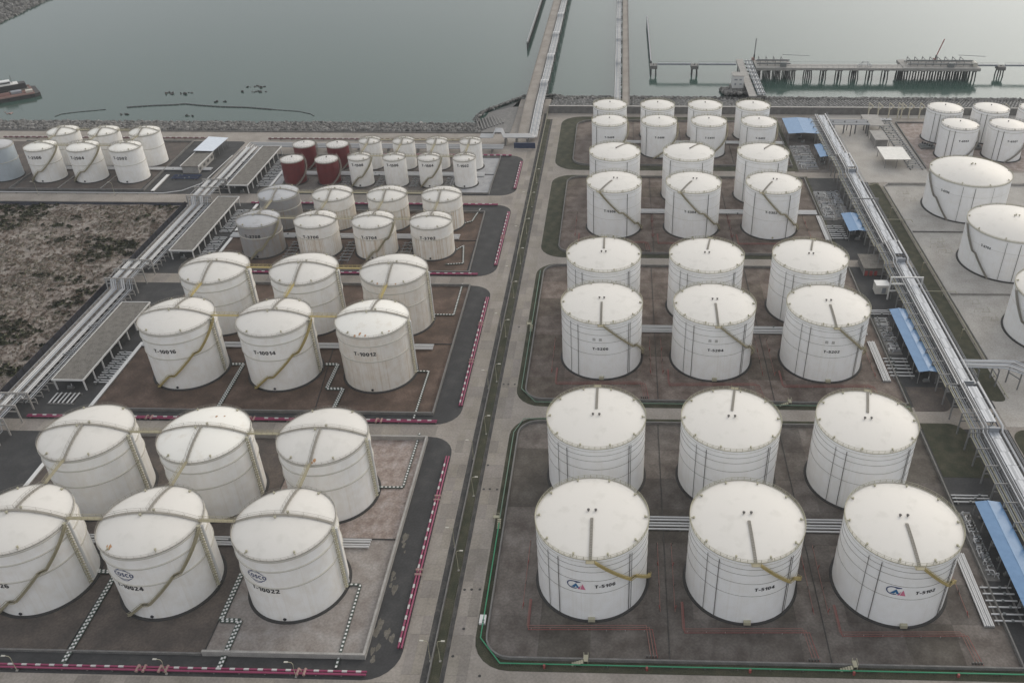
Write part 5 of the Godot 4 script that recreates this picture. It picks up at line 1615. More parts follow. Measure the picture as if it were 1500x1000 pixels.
	pipe(t, "pipe", [Vector3(129.3, 0.9, -235) - t.position, Vector3(129.3, 0.9, -404) - t.position, Vector3(127.5, 0.9, -409) - t.position, Vector3(122.5, 0.9, -406.5) - t.position], 0.16, M["rail_ochre"])
	for k in 17: bx(t, "stand", Vector3(129.3, 0.4, -238.0 - k * 10.0) - t.position, Vector3(0.25, 0.8, 0.25), M["walk_brown"])
	for q in [[-302.0, 117.5], [-366.0, 117.5]]:
		t = thing("pipe_branch", "thin pale pipe bridging the grass strip at the %s cross frame" % ["silver", "dark"][0 if q[0] > -310 else 1], "pipe", Vector3(124, 0, q[0]))
		pipe(t, "pipe", [Vector3(-4.5, 2.2, 0), Vector3(8.5, 2.2, 0), Vector3(9.5, 0.9, 0)], 0.13, M["rail_ochre"])
		for s in [-2.0, 4.0]: rod(t, "stand", Vector3(s, 0.1, 0), Vector3(s, 2.1, 0), 0.07, M["rail_ochre"])


# ------------------------------------------------------------------ pipes on the floors
func banded_main(label: String, a: Vector3, b: Vector3, valves: Array, both := false) -> void:
	var t := thing("fire_main", label, "pipe", (a + b) * 0.5, "magenta fire mains edging the western aprons")
	var d := (b - a).normalized()
	var l := a.distance_to(b)
	var s := d.cross(Vector3.UP).normalized()
	var p0 := a - t.position
	for e in [-0.38, 0.38]:
		rod(t, "pipe", p0 + s * e, p0 + s * e + d * l, 0.26, M["magenta"] if not label.begins_with("dark") else M["shore_red"])
	var q := 1.6
	while q < l - 1.5:
		var near := false
		for v in valves:
			if absf(q + 0.6 - v * l) < 1.8: near = true
		if not near: rod(t, "white_band", p0 - s * 0.38 + d * q, p0 - s * 0.38 + d * (q + 1.25), 0.285, M["band_white"])
		q += 3.3
	for v in valves:
		for e in [-0.8, 0.8]:
			rod(t, "flange", p0 + d * (v * l + e) - s * 0.9, p0 + d * (v * l + e) + s * 0.9, 0.36, M["valve"])
		rod(t, "hydrant", p0 + d * (v * l) - Vector3.UP * 0.4, p0 + d * (v * l) + Vector3.UP * 0.9, 0.22, M["valve"])
	q = 1.0
	while q < l:
		bx(t, "support", p0 + d * q - Vector3.UP * 0.42, Vector3(1.2, 0.34, 0.3) if absf(d.z) > 0.5 else Vector3(0.3, 0.34, 1.2), M["concrete_dark"])
		q += 6.0

func cable_tray(label: String, pts: Array, cols: int) -> void:
	var t := thing("cable_tray", label, "cable tray", Vector3(pts[0].x, 0, pts[0].y), "white-plated cable trays on the containment floors")
	var bed := Mb.new(t.position)
	for i in pts.size() - 1:
		var a := Vector3(pts[i].x, 0.45, pts[i].y)
		var b := Vector3(pts[i + 1].x, 0.45, pts[i + 1].y)
		var d := (b - a).normalized()
		var s := d.cross(Vector3.UP).normalized()
		var l := a.distance_to(b)
		bed.beam(a, b, 0.62 * cols + 0.12, 0.16)
		var q := 0.35
		var k := 0
		while q < l - 0.1:
			for c in cols:
				var e := (c - (cols - 1) * 0.5) * 0.62
				bx(t, "cover_plate", a + d * (q + (0.28 if c % 2 else 0.0)) + s * e + Vector3.UP * 0.11 - t.position, Vector3(0.46, 0.06, 0.56), M["white_steel"], atan2(d.x, d.z))
			q += 1.15
			k += 1
		q = 1.0
		while q < l:
			bed.box(a + d * q - Vector3.UP * 0.2, Vector3(0.3, 0.3, 0.3))
			q += 4.0
	done(bed, "tray", M["tray_dark"], t)

func build_floor_pipes() -> void:
	banded_main("magenta and white fire main along the front road", Vector3(-190, 0.75, -125.9), Vector3(-57.2, 0.75, -125.9), [0.27, 0.60, 0.64, 0.885])
	banded_main("magenta and white fire main beside the first block's dark apron", Vector3(-50.9, 0.75, -133.0), Vector3(-50.9, 0.75, -202.0), [0.34, 0.74])
	banded_main("magenta and white fire main between the first and second blocks", Vector3(-190.5, 0.75, -218.7), Vector3(-57.2, 0.75, -218.7), [0.3, 0.55, 0.86])
	banded_main("magenta and white fire main beside the second block's dark apron", Vector3(-50.9, 0.75, -227.0), Vector3(-50.9, 0.75, -296.0), [0.37, 0.72])
	banded_main("magenta and white fire main between the second and third blocks", Vector3(-175.0, 0.75, -314.6), Vector3(-57.4, 0.75, -314.6), [0.3, 0.8])
	banded_main("magenta and white fire main beside the third block's dark apron", Vector3(-50.9, 0.75, -322.3), Vector3(-50.9, 0.75, -373.5), [0.5])
	banded_main("magenta and white fire main between the third and fourth blocks", Vector3(-175.0, 0.75, -381.5), Vector3(-57.0, 0.75, -381.5), [0.5])
	banded_main("magenta and white fire main beside the fourth block's dark apron", Vector3(-50.9, 0.75, -400.0), Vector3(-50.9, 0.75, -434.5), [])
	banded_main("magenta and white fire main at the head of the fourth block", Vector3(-57.0, 0.75, -443.0), Vector3(-150.0, 0.75, -443.2), [])
	banded_main("dark red banded pipe along the shore road behind the slim tanks", Vector3(-195.0, 0.75, -465.0), Vector3(-80.0, 0.75, -465.0), [])
	banded_main("dark red banded pipe along the shore road behind the cream tanks", Vector3(-345.0, 0.75, -465.0), Vector3(-228.0, 0.75, -465.0), [])
	cable_tray("white-plated tray zigzagging beside the tank lettered T-10022 toward the front road", [Vector2(-97.2, -155.4), Vector2(-97.0, -140.2), Vector2(-92.2, -140.2), Vector2(-92.2, -126.8)], 2)
	cable_tray("white-plated tray between the tanks lettered T-10024 and T-10026", [Vector2(-135.4, -155.0), Vector2(-130.2, -154.8), Vector2(-129.6, -126.8)], 2)
	cable_tray("single white-plated tray crossing the pale floor beside T-10022", [Vector2(-69.0, -152.2), Vector2(-65.2, -152.2), Vector2(-64.8, -127.4)], 1)
	cable_tray("single white-plated tray on the tan floor behind T-10022", [Vector2(-61.6, -213.0), Vector2(-61.8, -188.5), Vector2(-69.6, -188.4)], 1)
	cable_tray("white-plated tray zigzagging beside the tank lettered T-10012", [Vector2(-102.0, -249.8), Vector2(-97.6, -249.8), Vector2(-97.6, -235.6), Vector2(-92.0, -235.6), Vector2(-92.4, -220.5)], 2)
	cable_tray("white-plated tray between the tanks lettered T-10014 and T-10016", [Vector2(-135.0, -249.2), Vector2(-130.9, -249.2), Vector2(-130.4, -222.0)], 2)
	cable_tray("single white-plated tray on the brown floor beside T-10012", [Vector2(-69.2, -246.4), Vector2(-64.9, -246.4), Vector2(-65.0, -220.6)], 1)
	cable_tray("single white-plated tray on the brown floor behind T-10012", [Vector2(-62.4, -307.0), Vector2(-62.2, -283.4), Vector2(-69.6, -283.4)], 1)
	cable_tray("single white-plated tray beside the tank lettered T-3702", [Vector2(-69.5, -336.0), Vector2(-67.0, -340.0), Vector2(-64.8, -324.0), Vector2(-72.0, -323.0)], 1)
	cable_tray("single white-plated tray behind the tank lettered T-3702", [Vector2(-69.8, -362.0), Vector2(-66.8, -364.0), Vector2(-64.6, -378.0)], 1)
	# red spray mains round the flat-roofed tanks
	for blk in [[[-5.5, 32.6, 70.6], -156.6, -131.4, "T-5106 T-5104 T-5102"], [[-5.2, 33.2, 71.6], -257.2, -231.8, "T-5206 T-5204 T-5202"], [[-1.9, 32.9, 67.8], -360.6, -335.0, "T-5306 T-5304 T-5302"]]:
		var names: PackedStringArray = blk[3].split(" ")
		for i in 3:
			var x: float = blk[0][i]
			var z: float = blk[1]
			var t := thing("spray_main", "thin red pipes edging the floor below the tank lettered " + names[i], "pipe", Vector3(x, 0.14, z + 16.0), "red spray mains below flat-roofed tanks")
			for k in 3:
				var e := k * 0.75
				pipe(t, "pipe", [Vector3(-15.6 + e * 0.3, 0.5, -8.0), Vector3(-15.6 + e * 0.3, 0.5, 0.2 + e * 0.8), Vector3(13.6 + e, 0.5, -0.6 + e * 0.8), Vector3(14.6 + e, 0.5, blk[2] - z - 16.0 - 0.4)], 0.085, M["rust_pink"] if k < 2 else M["fire_red"], 6)
			for k in 7: bx(t, "stand", Vector3(-14.5 + k * 4.6, 0.22, 0.9), Vector3(0.16, 0.46, 0.16), M["concrete"])
			for k in 4: bx(t, "valve", Vector3(13.6 + k * 0.7, 0.9, blk[2] - z - 16.0 - 0.6), Vector3(0.4, 0.8, 0.4), M["riser_dark"])
			# thin standpipes on the floor at the tank's flanks
			for s in [-1.0, 1.0]:
				var v := thing("standpipe", "thin rusty pipe run on the floor at the flank of tank " + names[i], "pipe", Vector3(x + s * 17.2, 0.14, z + 1.0), "rusty pipe runs at the flanks of flat-roofed tanks")
				pipe(v, "run", [Vector3(0, 0.35, -13.0), Vector3(0, 0.35, 10.0)], 0.07, M["rust_pink"], 6)
				for k in 4: rod(v, "monitor", Vector3(0, 0.0, -12.0 + k * 7.0), Vector3(s * -0.3, 1.5, -12.0 + k * 7.0), 0.10, M["fire_red"] if k % 2 else M["riser_dark"])
	# green main outside the front containment wall
	var g := thing("green_main", "bright green pipe outside the containment wall of the T-5106 block", "pipe", Vector3(0, 0, -129.6))
	pipe(g, "pipe", [Vector3(96, 0.7, -129.5) - g.position, Vector3(-26.5, 0.7, -129.5) - g.position, Vector3(-32.0, 0.7, -136.5) - g.position, Vector3(-32.0, 0.7, -175.0) - g.position], 0.17, M["green_pipe"])
	pipe(g, "pipe", [Vector3(-32.0, 0.7, -176.5) - g.position, Vector3(-32.0, 0.7, -214.0) - g.position, Vector3(-29.5, 0.7, -220.8) - g.position, Vector3(-22.0, 0.7, -221.0) - g.position], 0.15, M["green_dull"])
	for k in 16: bx(g, "stand", Vector3(-24.0 + k * 7.6, 0.32, -129.5) - g.position, Vector3(0.25, 0.6, 0.3), M["riser_dark"])
	for k in 5: bx(g, "hydrant", Vector3(-16.0 + k * 24.0, 0.6, -128.9) - g.position, Vector3(0.5, 1.0, 0.5), M["fire_red"])
	g = thing("green_main", "dull green pipe outside the containment wall of the T-5206 block", "pipe", Vector3(0, 0, -229.8))
	pipe(g, "pipe", [Vector3(96, 0.7, -229.7) - g.position, Vector3(-26.5, 0.7, -229.7) - g.position, Vector3(-31.8, 0.7, -237.0) - g.position, Vector3(-31.8, 0.7, -318.0) - g.position], 0.16, M["green_dull"])
	for k in 12: bx(g, "stand", Vector3(-24.0 + k * 10.0, 0.32, -229.7) - g.position, Vector3(0.25, 0.6, 0.3), M["riser_dark"])
	# stiles over the containment walls
	for q in [[-6.3, -129.6, 0.0, "below the tank lettered T-5106"], [56.5, -129.6, 0.0, "below the tank lettered T-5102"], [-31.6, -176.4, PI * 0.5, "on the road side of the T-5106 block"], [-31.4, -276.4, PI * 0.5, "on the road side of the T-5206 block"], [57.0, -229.8, 0.0, "below the tank lettered T-5202"]]:
		var t := thing("stile", "beige steel step-over bridge across the wall " + q[3], "steps", Vector3(q[0], 0, q[1]), "step-over bridges across the containment walls")
		t.rotation.y = q[2]
		bx(t, "deck", Vector3(0, 1.35, -1.3), Vector3(1.0, 0.12, 1.8), M["rail_ochre"])
		for k in 5: bx(t, "step", Vector3(-0.9 - k * 0.55, 1.2 - k * 0.25, -0.4), Vector3(0.5, 0.10, 1.0), M["rail_ochre"])
		for s in [-0.5, 0.5]:
			bx(t, "rail", Vector3(s, 2.3, -1.3), Vector3(0.09, 0.09, 1.8), M["rail_ochre"])
			for e in [-0.45, -2.15]: bx(t, "post", Vector3(s, 1.15, e), Vector3(0.10, 2.3, 0.10), M["rail_ochre"])
	var bxx := thing("service_box", "white service box in the verge beside the T-5106 block", "cabinet", Vector3(-32.2, 0.1, -142.0))
	bx(bxx, "body", Vector3(0, 0.35, 0), Vector3(1.6, 0.7, 2.6), M["white_steel"])
	for e in [0.4, 1.0]: bx(bxx, "hatch", Vector3(0.2, 0.72, e), Vector3(0.5, 0.06, 0.4), M["dark_steel"])


# ------------------------------------------------------------------ jetties
func trestle(label: String, xd0: float, xd1: float, xp0: float, xp1: float, n: int, z0: float, z1: float, y0: float, y1: float) -> void:
	var t := thing("jetty", label, "jetty", Vector3((xd0 + xd1) * 0.5, 0, z0))
	var ramp := 44.0
	var d := Mb.new(t.position)
	d.beam(Vector3((xd0 + xd1) * 0.5, y0 - 0.5, z0), Vector3((xd0 + xd1) * 0.5, y1 - 0.5, z0 - ramp), xd1 - xd0, 0.8)
	d.beam(Vector3((xd0 + xd1) * 0.5, y1 - 0.5, z0 - ramp + 0.05), Vector3((xd0 + xd1) * 0.5, y1 - 0.5, z1), xd1 - xd0, 0.8)
	done(d, "deck", M["road"], t)
	var kerb := Mb.new(t.position)
	for x in [xd0 + 0.15, xd1 - 0.15]:
		kerb.beam(Vector3(x, y0 + 0.2, z0), Vector3(x, y1 + 0.2, z0 - ramp), 0.25, 0.6)
		kerb.beam(Vector3(x, y1 + 0.2, z0 - ramp), Vector3(x, y1 + 0.2, z1), 0.25, 0.6)
	done(kerb, "kerb", M["concrete_dark"], t)
	for k in n:
		var x := lerpf(xp0, xp1, (k + 0.5) / n)
		var pts := [Vector3(x, y0 + 1.0, z0 + 4.0) - t.position, Vector3(x, y1 + 0.7, z0 - ramp) - t.position]
		var z := z0 - ramp - 34.0
		while z > z1:
			pts.append_array([Vector3(x, y1 + 0.7, z) - t.position, Vector3(x, y1 + 2.1, z - 1.0) - t.position, Vector3(x, y1 + 2.1, z - 8.0) - t.position, Vector3(x, y1 + 0.7, z - 9.0) - t.position])
			z -= 58.0
		pts.append(Vector3(x, y1 + 0.7, z1) - t.position)
		pipe(t, "pipe", pts, (xp1 - xp0) / n * 0.36, M["white_pipe"] if k % 3 != 1 else M["silver"], 7)
	var z2 := z0 - 12.0
	while z2 > z1:
		var y := lerpf(y0, y1, clampf((z0 - z2) / ramp, 0.0, 1.0))
		bx(t, "pipe_support", Vector3((xp0 + xp1) * 0.5, y + 0.1, z2) - t.position, Vector3(absf(xp1 - xp0) + 0.6, 0.5, 0.5), M["frame_steel"])
		if int(-z2) % 24 < 12:
			bx(t, "pile_cap", Vector3((minf(xd0, xp0) + maxf(xd1, xp1)) * 0.5, y - 1.3, z2) - t.position, Vector3(maxf(xd1, xp1) - minf(xd0, xp0), 0.8, 1.2), M["concrete_dark"])
			for x in [minf(xd0, xp0) + 1.0, maxf(xd1, xp1) - 1.0]: rod(t, "pile", Vector3(x, -8, z2) - t.position, Vector3(x, y - 1.5, z2) - t.position, 0.5, M["concrete_dark"])
		z2 -= 6.0

func dolphin(x: float, z: float, label: String, wd := 5.0) -> void:
	var t := thing("mooring_dolphin", label, "dolphin", Vector3(x, 0, z), "concrete mooring dolphins")
	bx(t, "cap", Vector3(0, 2.4, 0), Vector3(wd, 2.2, 6.0), M["concrete_dark"])
	for sx in [-1.0, 1.0]:
		for sz in [-1.0, 1.0]: rod(t, "pile", Vector3(sx * wd * 0.36 + sx * 0.3, -8, sz * 2.4), Vector3(sx * wd * 0.3, 1.4, sz * 2.0), 0.42, M["barge_dark"])
	rod(t, "bollard", Vector3(0, 3.5, 0), Vector3(0, 4.2, 0), 0.35, M["dark_steel"])

func catwalk(x0: float, x1: float, z: float, label: String) -> void:
	var t := thing("catwalk", label, "walkway", Vector3((x0 + x1) * 0.5, 4.0, z), "catwalks between dolphins")
	bx(t, "girder", Vector3(0, 0, 0), Vector3(x1 - x0, 1.1, 1.6), M["silver_dull"])
	for s in [-0.8, 0.8]: bx(t, "rail", Vector3(0, 1.5, s), Vector3(x1 - x0, 0.08, 0.08), M["frame_steel"])
	var n := int((x1 - x0) / 4.0)
	for k in n + 1:
		for s in [-0.8, 0.8]: bx(t, "post", Vector3(-(x1 - x0) * 0.5 + (x1 - x0) * k / n, 1.0, s), Vector3(0.08, 1.0, 0.08), M["frame_steel"])

func build_jetties() -> void:
	trestle("long pipe jetty with a road deck starting at the rocky corner", -57.0, -50.4, -50.0, -45.2, 7, -470.0, -1080.0, 1.0, 4.0)
	trestle("narrow pipe jetty running out to sea beyond the small flat-roofed tanks", 1.6, 6.3, -3.2, 0.6, 5, -513.0, -1080.0, 4.6, 4.6)
	# pipe turn at the root of the first jetty
	var t := thing("pipe_turn", "white pipes turning from the jetty with a tall gooseneck loop", "pipework", Vector3(-60, 0, -458))
	for k in 5:
		var z := -464.5 + k * 1.3
		pipe(t, "pipe", [Vector3(-49.4 + k * 0.8, 2.2, -468.0) - t.position, Vector3(-49.4 + k * 0.8, 4.4, z) - t.position, Vector3(-63.0, 4.4, z) - t.position, Vector3(-64.0, 7.4, z) - t.position, Vector3(-67.5, 7.4, z) - t.position, Vector3(-69.0, 4.2, z) - t.position, Vector3(-76.0, 4.2, z) - t.position], 0.36, M["white_pipe"])
	bx(t, "blue_barrier", Vector3(-51.0, 2.0, -453.6) - t.position, Vector3(11.5, 3.0, 0.5), M["navy"])
	for x in [-62.0, -56.0, -50.0]: bx(t, "pier", Vector3(x, 1.9, -461.5) - t.position, Vector3(0.8, 3.8, 7.0), M["concrete_dark"])
	# piled pipelines out in the bay
	for q in [[-68.2, -658.0, -1080.0, "thin piled pipeline standing in the bay beside the long pipe jetty"], [21.4, -611.0, -735.0, "thin piled pipeline running out from the first dolphin"]]:
		t = thing("piled_pipeline", q[3], "pipeline", Vector3(q[0], 0, q[1]))
		bx(t, "beam", Vector3(0, 1.6, (q[2] - q[1]) * 0.5), Vector3(1.2, 0.7, q[1] - q[2]), M["frame_steel"])
		rod(t, "pipe", Vector3(-0.3, 2.3, 0), Vector3(-0.3, 2.3, q[2] - q[1]), 0.35, M["silver_dull"])
		var z := 0.0
		while z > q[2] - q[1]:
			rod(t, "pile", Vector3(0, -8, z), Vector3(0, 1.3, z), 0.55, M["barge_dark"])
			z -= 5.5
	# dolphins and catwalks
	dolphin(22.6, -598.0, "dolphin at the inner end of the catwalks, beside the piled pipeline")
	dolphin(50.2, -598.0, "dolphin between two catwalks west of the jetty head")
	dolphin(254.0, -598.0, "dolphin beyond the jetty head's far end")
	dolphin(282.0, -598.0, "outermost dolphin beyond the jetty head's far end")
	catwalk(25.2, 47.6, -598.0, "catwalk between the two dolphins west of the jetty head")
	catwalk(52.8, 78.0, -598.0, "catwalk joining a dolphin to the jetty approach")
	catwalk(236.5, 251.4, -598.0, "catwalk from the jetty head to the outer dolphin")
	catwalk(256.6, 279.4, -598.0, "catwalk between the two outer dolphins")
	# approach from the shore
	t = thing("approach_trestle", "pale approach road and pipe trestle leading to the jetty head", "jetty", Vector3(84, 0, -560))
	bx(t, "deck", Vector3(-2.8, 3.9, -10.0), Vector3(4.6, 0.8, 78.0), M["concrete"])
	for k in 5: rod(t, "pipe", Vector3(0.6 + k * 1.0, 4.9, 28.0), Vector3(0.6 + k * 1.0, 4.9, -44.0), 0.34, M["white_pipe"] if k % 2 else M["silver_dull"])
	for k in 9:
		bx(t, "cross_beam", Vector3(0.4, 3.2, 26.0 - k * 8.4), Vector3(11.0, 0.7, 1.0), M["concrete_dark"])
		bx(t, "pipe_frame", Vector3(2.6, 5.5, 26.0 - k * 8.4), Vector3(5.6, 0.3, 0.4), M["frame_steel"])
		for s in [-4.2, 4.6]: rod(t, "pile", Vector3(s, -8, 26.0 - k * 8.4), Vector3(s, 3.0, 26.0 - k * 8.4), 0.42, M["barge_dark"])
	# control house on its rock foundation
	t = thing("control_house", "white slab-sided control house beside the jetty approach", "building", Vector3(75.0, 0, -561.0))
	bx(t, "base", Vector3(0, -0.6, 0), Vector3(9.0, 3.0, 10.0), M["concrete_dark"])
	bx(t, "wall", Vector3(0, 4.7, 0), Vector3(7.0, 7.6, 8.0), M["white_steel"])
	bx(t, "roof", Vector3(0, 8.6, 0), Vector3(7.6, 0.3, 8.6), M["concrete"])
	for q in [[-1.6, 6.2, 2.0, 0.9], [1.4, 6.2, 1.6, 0.9], [-1.8, 3.4, 1.0, 1.4], [1.6, 3.4, 1.4, 0.8]]: bx(t, "window", Vector3(q[0], q[1], 4.03), Vector3(q[2], q[3], 0.1), M["silver_dull"])
	var xs := []
	var cols := []
	rock_band(xs, cols, [Vector3(66, -0.5, -553), Vector3(84, -0.5, -553)], [Vector3(64, -3.2, -568), Vector3(84, -3.2, -566)], 1.0, 0.8, 2.0)
	rock_band(xs, cols, [Vector3(66, 0.5, -547), Vector3(82, 0.5, -547)], [Vector3(65, -1.5, -556), Vector3(83, -1.5, -556)], 1.0, 0.8, 1.8)
	scatter("riprap", "dark rocks heaped round the foot of the white control house", "rocks", rock_mesh(8), M["stone_copies"], xs, cols)
	# jetty head
	t = thing("jetty_platform", "long piled jetty head with two loading platforms", "jetty", Vector3(163, 0, -592))
	bx(t, "deck", Vector3(0, 3.9, 0), Vector3(146, 1.5, 9.0), M["concrete"])
	bx(t, "platform", Vector3(-61.0, 4.0, -5.0), Vector3(24.0, 1.9, 20.0), M["concrete"])
	bx(t, "platform", Vector3(49.0, 4.0, -5.0), Vector3(50.0, 1.9, 20.0), M["concrete"])
	var x := -48.0
	var i := 0
	while x < 24.0:
		for e in ([-0.9, 0.9] if i % 3 != 1 else [-1.6, -0.5, 0.5, 1.6]):
			for zz in [3.2, -3.0]: rod(t, "pile", Vector3(x + e * 1.6, -8, zz + 0.9), Vector3(x + e, 3.2, zz), 0.40, M["barge_dark"])
		bx(t, "pile_cap", Vector3(x, 2.9, 0), Vector3(3.4, 0.8, 8.0), M["concrete_dark"])
		x += 10.2
		i += 1
	for blk in [[-71.0, 4, 6.6], [26.0, 9, 5.6]]:
		for k in blk[1]:
			for zz in [3.6, -2.0, -8.0, -13.5]:
				for e in [-0.8, 0.8]: rod(t, "pile", Vector3(blk[0] + k * blk[2] + e * 1.5, -8, zz + 0.7), Vector3(blk[0] + k * blk[2] + e, 3.2, zz), 0.40, M["barge_dark"])
			bx(t, "pile_cap", Vector3(blk[0] + k * blk[2], 2.7, -5.0), Vector3(2.6, 0.8, 18.0), M["concrete_dark"])
	for s in [-4.2, 4.2]: bx(t, "rail", Vector3(-13, 6.2, s), Vector3(84, 0.12, 0.12), M["frame_steel"])
	for k in 24: bx(t, "rail_post", Vector3(-54.0 + k * 3.5, 5.4, 4.2), Vector3(0.12, 1.6, 0.12), M["frame_steel"])
	for q in [[-61.0, 22.0], [49.0, 44.0]]:
		for k in 5: rod(t, "deck_pipe", Vector3(q[0] - q[1] * 0.5, 5.9 + 0.9 * (k % 3), -8.0 + k * 2.4), Vector3(q[0] + q[1] * 0.5, 5.9 + 0.9 * (k % 3), -8.0 + k * 2.4), 0.36, M["white_pipe"] if k % 2 else M["pump_grey"])
		for k in int(q[1] / 5.0):
			for zz in [-9.0, 0.0]: bx(t, "pipe_frame", Vector3(q[0] - q[1] * 0.5 + 2.0 + k * 5.0, 6.8, zz), Vector3(0.4, 4.0, 0.4), M["frame_steel"])
			bx(t, "frame_beam", Vector3(q[0] - q[1] * 0.5 + 2.0 + k * 5.0, 8.6, -4.5), Vector3(0.4, 0.4, 9.4), M["frame_steel"])
		for k in 3: rod(t, "frame_rail", Vector3(q[0] - q[1] * 0.5, 7.2 + k * 0.9, 0.2), Vector3(q[0] + q[1] * 0.5 - 2.0, 7.2 + k * 0.9, 0.2), 0.10, M["frame_steel"])
		bx(t, "valve_block", Vector3(q[0] + 6.0, 6.4, 2.0), Vector3(4.0, 2.6, 2.4), M["pump_grey"])
		rod(t, "gangway_arm", Vector3(q[0] + q[1] * 0.3, 10.0, -8.0), Vector3(q[0] + q[1] * 0.3 + 18.0, 9.2, -8.0), 0.16, M["frame_steel"])
	for k in 3:
		bx(t, "pipe_loop", Vector3(-1.0, 6.0 + k * 1.1, 0.5), Vector3(9.0 - k * 2.6, 0.35, 0.35), M["white_pipe"])
		for s in [-1.0, 1.0]: bx(t, "loop_leg", Vector3(-1.0 + s * (4.5 - k * 1.3), 5.2 + k * 0.55, 0.5), Vector3(0.35, 1.4 + k * 1.1, 0.35), M["white_pipe"])
	rod(t, "storage_drum", Vector3(71.0, 6.2, 2.0), Vector3(71.0, 6.2, -3.0), 1.7, M["girder"])
	# two derricks
	for q in [[90.5, -604.0, 0.4, "frame_steel", "dark derrick boom standing at the inner platform of the jetty head"], [212.0, -604.0, 3.2, "fire_red", "rusty red derrick boom leaning over the outer platform of the jetty head"]]:
		t = thing("derrick", q[4], "crane", Vector3(q[0], 4.9, q[1]))
		rod(t, "mast", Vector3(0, 0, 0), Vector3(0, 4.0, 0), 0.55, M["dark_steel"])
		rod(t, "boom", Vector3(0, 3.0, 0), Vector3(q[2], 14.5, 0), 0.34, M[q[3]])
		bx(t, "winch", Vector3(-0.8, 1.0, 0), Vector3(1.6, 1.8, 1.6), M["valve"])


# ------------------------------------------------------------------ afloat
func build_floating() -> void:
	var t := thing("barge", "rusty workboat with white deckhouse moored off the rock bank", "boat", Vector3(-391, SEA, -543))
	t.rotation.y = deg_to_rad(38.0)
	var hull := Mb.new()
	var deck := [Vector2(-24, -10), Vector2(15, -10), Vector2(18, -8), Vector2(18.5, 8), Vector2(15, 10), Vector2(-24, 10)]
	hull.poly(PackedVector2Array(deck), 2.2, 3.0)
	done(hull, "hull", M["barge_dark"], t)
	bx(t, "deck", Vector3(-3.5, 2.26, 0), Vector3(38, 0.12, 18.6), M["barge_red"])
	bx(t, "deck_plate", Vector3(1.0, 2.5, -5.0), Vector3(26, 0.4, 7.0), M["roof_slab"])
	bx(t, "superstructure", Vector3(4.0, 4.2, -6.6), Vector3(18, 3.8, 5.4), M["barge_dark"])
	bx(t, "roof", Vector3(2.0, 6.3, -6.6), Vector3(14.0, 0.4, 6.2), M["white_roof"])
	bx(t, "wheelhouse", Vector3(1.5, 7.5, -6.6), Vector3(7.0, 2.2, 4.4), M["white_steel"])
	bx(t, "window_band", Vector3(1.5, 7.6, -4.35), Vector3(6.4, 0.8, 0.1), M["dark_steel"])
	bx(t, "hatch", Vector3(6.0, 3.0, 2.0), Vector3(6.0, 1.5, 4.0), M["silver_dull"])
	bx(t, "hatch", Vector3(13.0, 3.0, 4.4), Vector3(4.0, 1.4, 3.0), M["girder"])
	bx(t, "cargo_wall", Vector3(-6.0, 3.2, 4.0), Vector3(16.0, 1.8, 0.5), M["valve"])
	bx(t, "cargo_wall", Vector3(-6.0, 3.2, -1.0), Vector3(16.0, 1.8, 0.5), M["barge_dark"])
	for s in [-9.7, 9.7]:
		bx(t, "bulwark", Vector3(-3.5, 2.7, s), Vector3(37, 0.9, 0.25), M["valve"])
		for k in 6: rod(t, "fender", Vector3(-19 + k * 6.4, 1.4, s * 1.045 - 0.01), Vector3(-19 + k * 6.4, 1.4, s * 1.045 + 0.35), 0.6, M["tyre"])
	rod(t, "mast", Vector3(6.0, 6.0, -6.6), Vector3(6.0, 11.5, -6.6), 0.14, M["dark_steel"])
	# floating boom
	var pts := [Vector2(-341, -508.5), Vector2(-339.5, -512.5), Vector2(-334, -515.5), Vector2(-327, -518), Vector2(-316, -521.5), Vector2(-305, -525.5), Vector2(-290, -529), Vector2(-278, -530.5), Vector2(-271, -532.5), Vector2(-262, -530), Vector2(-247, -527.5), Vector2(-230, -526.5), Vector2(-213, -523), Vector2(-196, -520), Vector2(-187, -515.5), Vector2(-184, -512)]
	t = thing("floating_boom", "long dark floating boom trailing off the rock bank", "boom", Vector3(-265, SEA, -522))
	for i in pts.size() - 1:
		if i == 4: continue
		var a := Vector3(pts[i].x, SEA + 0.1, pts[i].y) - t.position
		var b := Vector3(pts[i + 1].x, SEA + 0.1, pts[i + 1].y) - t.position
		var r: float = 0.5 if i > 4 and i < 12 else 0.28
		var n := maxi(2, int(a.distance_to(b) / 3.0))
		for k in n: rod(t, "float", a.lerp(b, (k + 0.06) / n), a.lerp(b, (k + 0.94) / n), r, M["dark_steel"])
	var sets := [[-286.0, -553.0, 15, 11.0, 2.5, "dark clump of drifting debris nearer the workboat"], [-240.0, -567.0, 13, 9.0, 2.5, "dark clump of drifting debris farther offshore"], [-235.0, -556.5, 7, 7.0, 1.6, "smaller dark clump of drifting debris beside another"], [-251.0, -537.0, 5, 8.0, 1.2, "scattered dark flotsam beside the boom"], [-372.0, -513.0, 5, 5.0, 1.8, "reddish flotsam between the workboat and the bank"], [-300.0, -513.0, 4, 4.0, 0.8, "small dark flotsam between boom and bank"], [-260.0, -511.0, 4, 4.0, 0.9, "small dark flotsam close to the rock bank"]]
	var m := rock_mesh(11)
	for q in sets:
		t = thing("flotsam", q[5], "flotsam", Vector3(q[0], SEA, q[1]), "drifting clumps off the rock bank")
		for k in q[2]:
			var s := rng.randf_range(0.5, 1.3)
			put(m, "clump", M["barge_dark"] if not q[5].begins_with("reddish") else M["valve"], t, Transform3D(any_basis(Vector3(s * 1.3, s * 0.45, s)), Vector3(rng.randfn(0.0, 0.5) * q[3], 0.1, rng.randfn(0.0, 0.5) * q[4])))


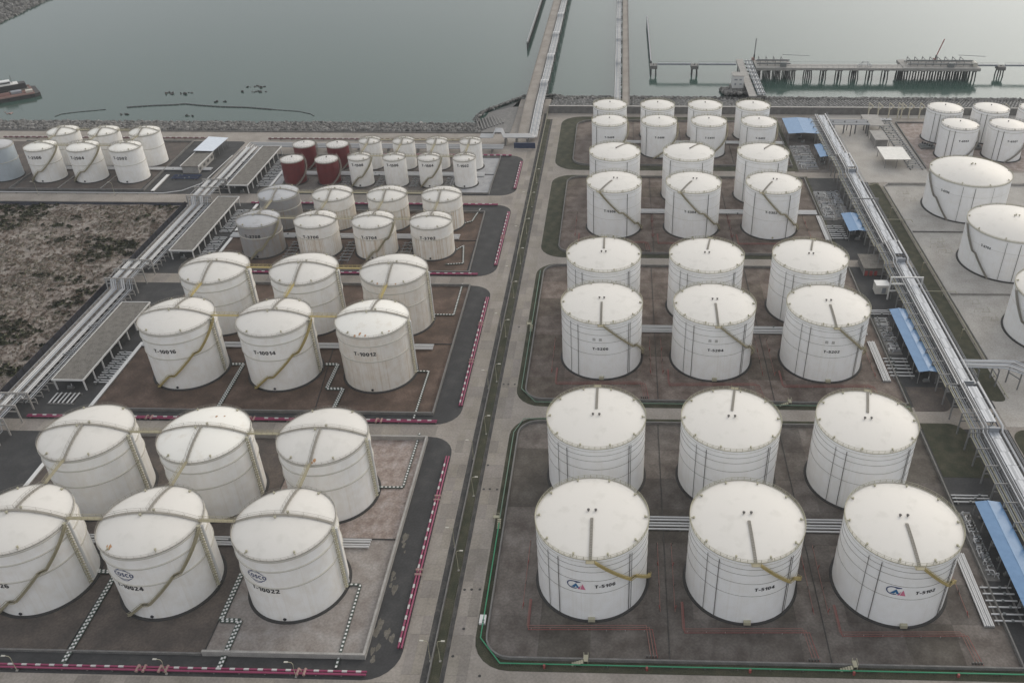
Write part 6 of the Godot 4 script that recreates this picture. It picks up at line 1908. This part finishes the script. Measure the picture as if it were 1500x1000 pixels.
# ------------------------------------------------------------------ lamps
func lamp(x: float, z: float, side: float, label: String, group: String, h := 7.6) -> void:
	var t := thing("street_lamp", label, "street lamp", Vector3(x, 0.05, z), group)
	t.rotation.y = 0.0 if side > 0.0 else PI
	if not cache.has("lamp_pole%.1f" % h):
		var b := Mb.new()
		b.tube(PackedVector3Array([Vector3(0, 0, 0), Vector3(0.02, h * 0.5, 0), Vector3(-0.12, h * 0.86, 0), Vector3(0.15, h * 0.97, 0), Vector3(1.0, h, 0)]), 0.085, 6)
		cache["lamp_pole%.1f" % h] = b.mesh()
	put(cache["lamp_pole%.1f" % h], "pole", M["rail_ochre"], t)
	bx(t, "head", Vector3(1.35, h, 0), Vector3(0.9, 0.16, 0.36), M["girder"])
	bx(t, "foot", Vector3(0, 0.15, 0), Vector3(0.5, 0.3, 0.5), M["concrete"])

func build_street_furniture() -> void:
	for k in 11: lamp(-40.7, -130.0 - 27.8 * k, 1.0, "curved street lamp in the median leaning over the eastern road", "lamps over the eastern road")
	for k in 8: lamp(-43.0, -130.0 - 35.8 * k, -1.0, "curved street lamp on the drain edge leaning over the western road", "lamps over the western road")
	for q in [[-139.5, "next to the tank lettered T-10026"], [-104.0, "next to the tank lettered T-10024"], [-73.5, "next to the tank lettered T-10022"]]: lamp(q[0], -125.0, -1.0, "thin lamp beside the front fire main " + q[1], "lamps along the fire mains", 5.5)
	for q in [[-123.0, "next to the tank lettered T-10014"], [-91.5, "next to the tank lettered T-10012"]]: lamp(q[0], -217.8, -1.0, "thin lamp beside the fire main " + q[1], "lamps along the fire mains", 5.5)
	for q in [[-283.0, "toward the corner of the field"], [-245.0, "below the tank lettered T-2502"]]: lamp(q[0], -389.5, -1.0, "thin lamp on the road above the field " + q[1], "lamps above the field", 7.0)
	for q in [[-270.0], [-320.0], [-372.0]]:
		var t := thing("lamp_post", "yellow post in the grass strip %s" % ["near the pipe bridge", "between the cross frames", "near the dark cross frame"][int((-q[0] - 270.0) / 50.0)], "post", Vector3(124.6, 0.1, q[0]), "yellow posts in the grass strip")
		rod(t, "pole", Vector3.ZERO, Vector3(0, 5.0, 0), 0.08, M["yellow_dull"])
		bx(t, "head", Vector3(0.3, 5.0, 0), Vector3(0.8, 0.15, 0.3), M["rail_ochre"])
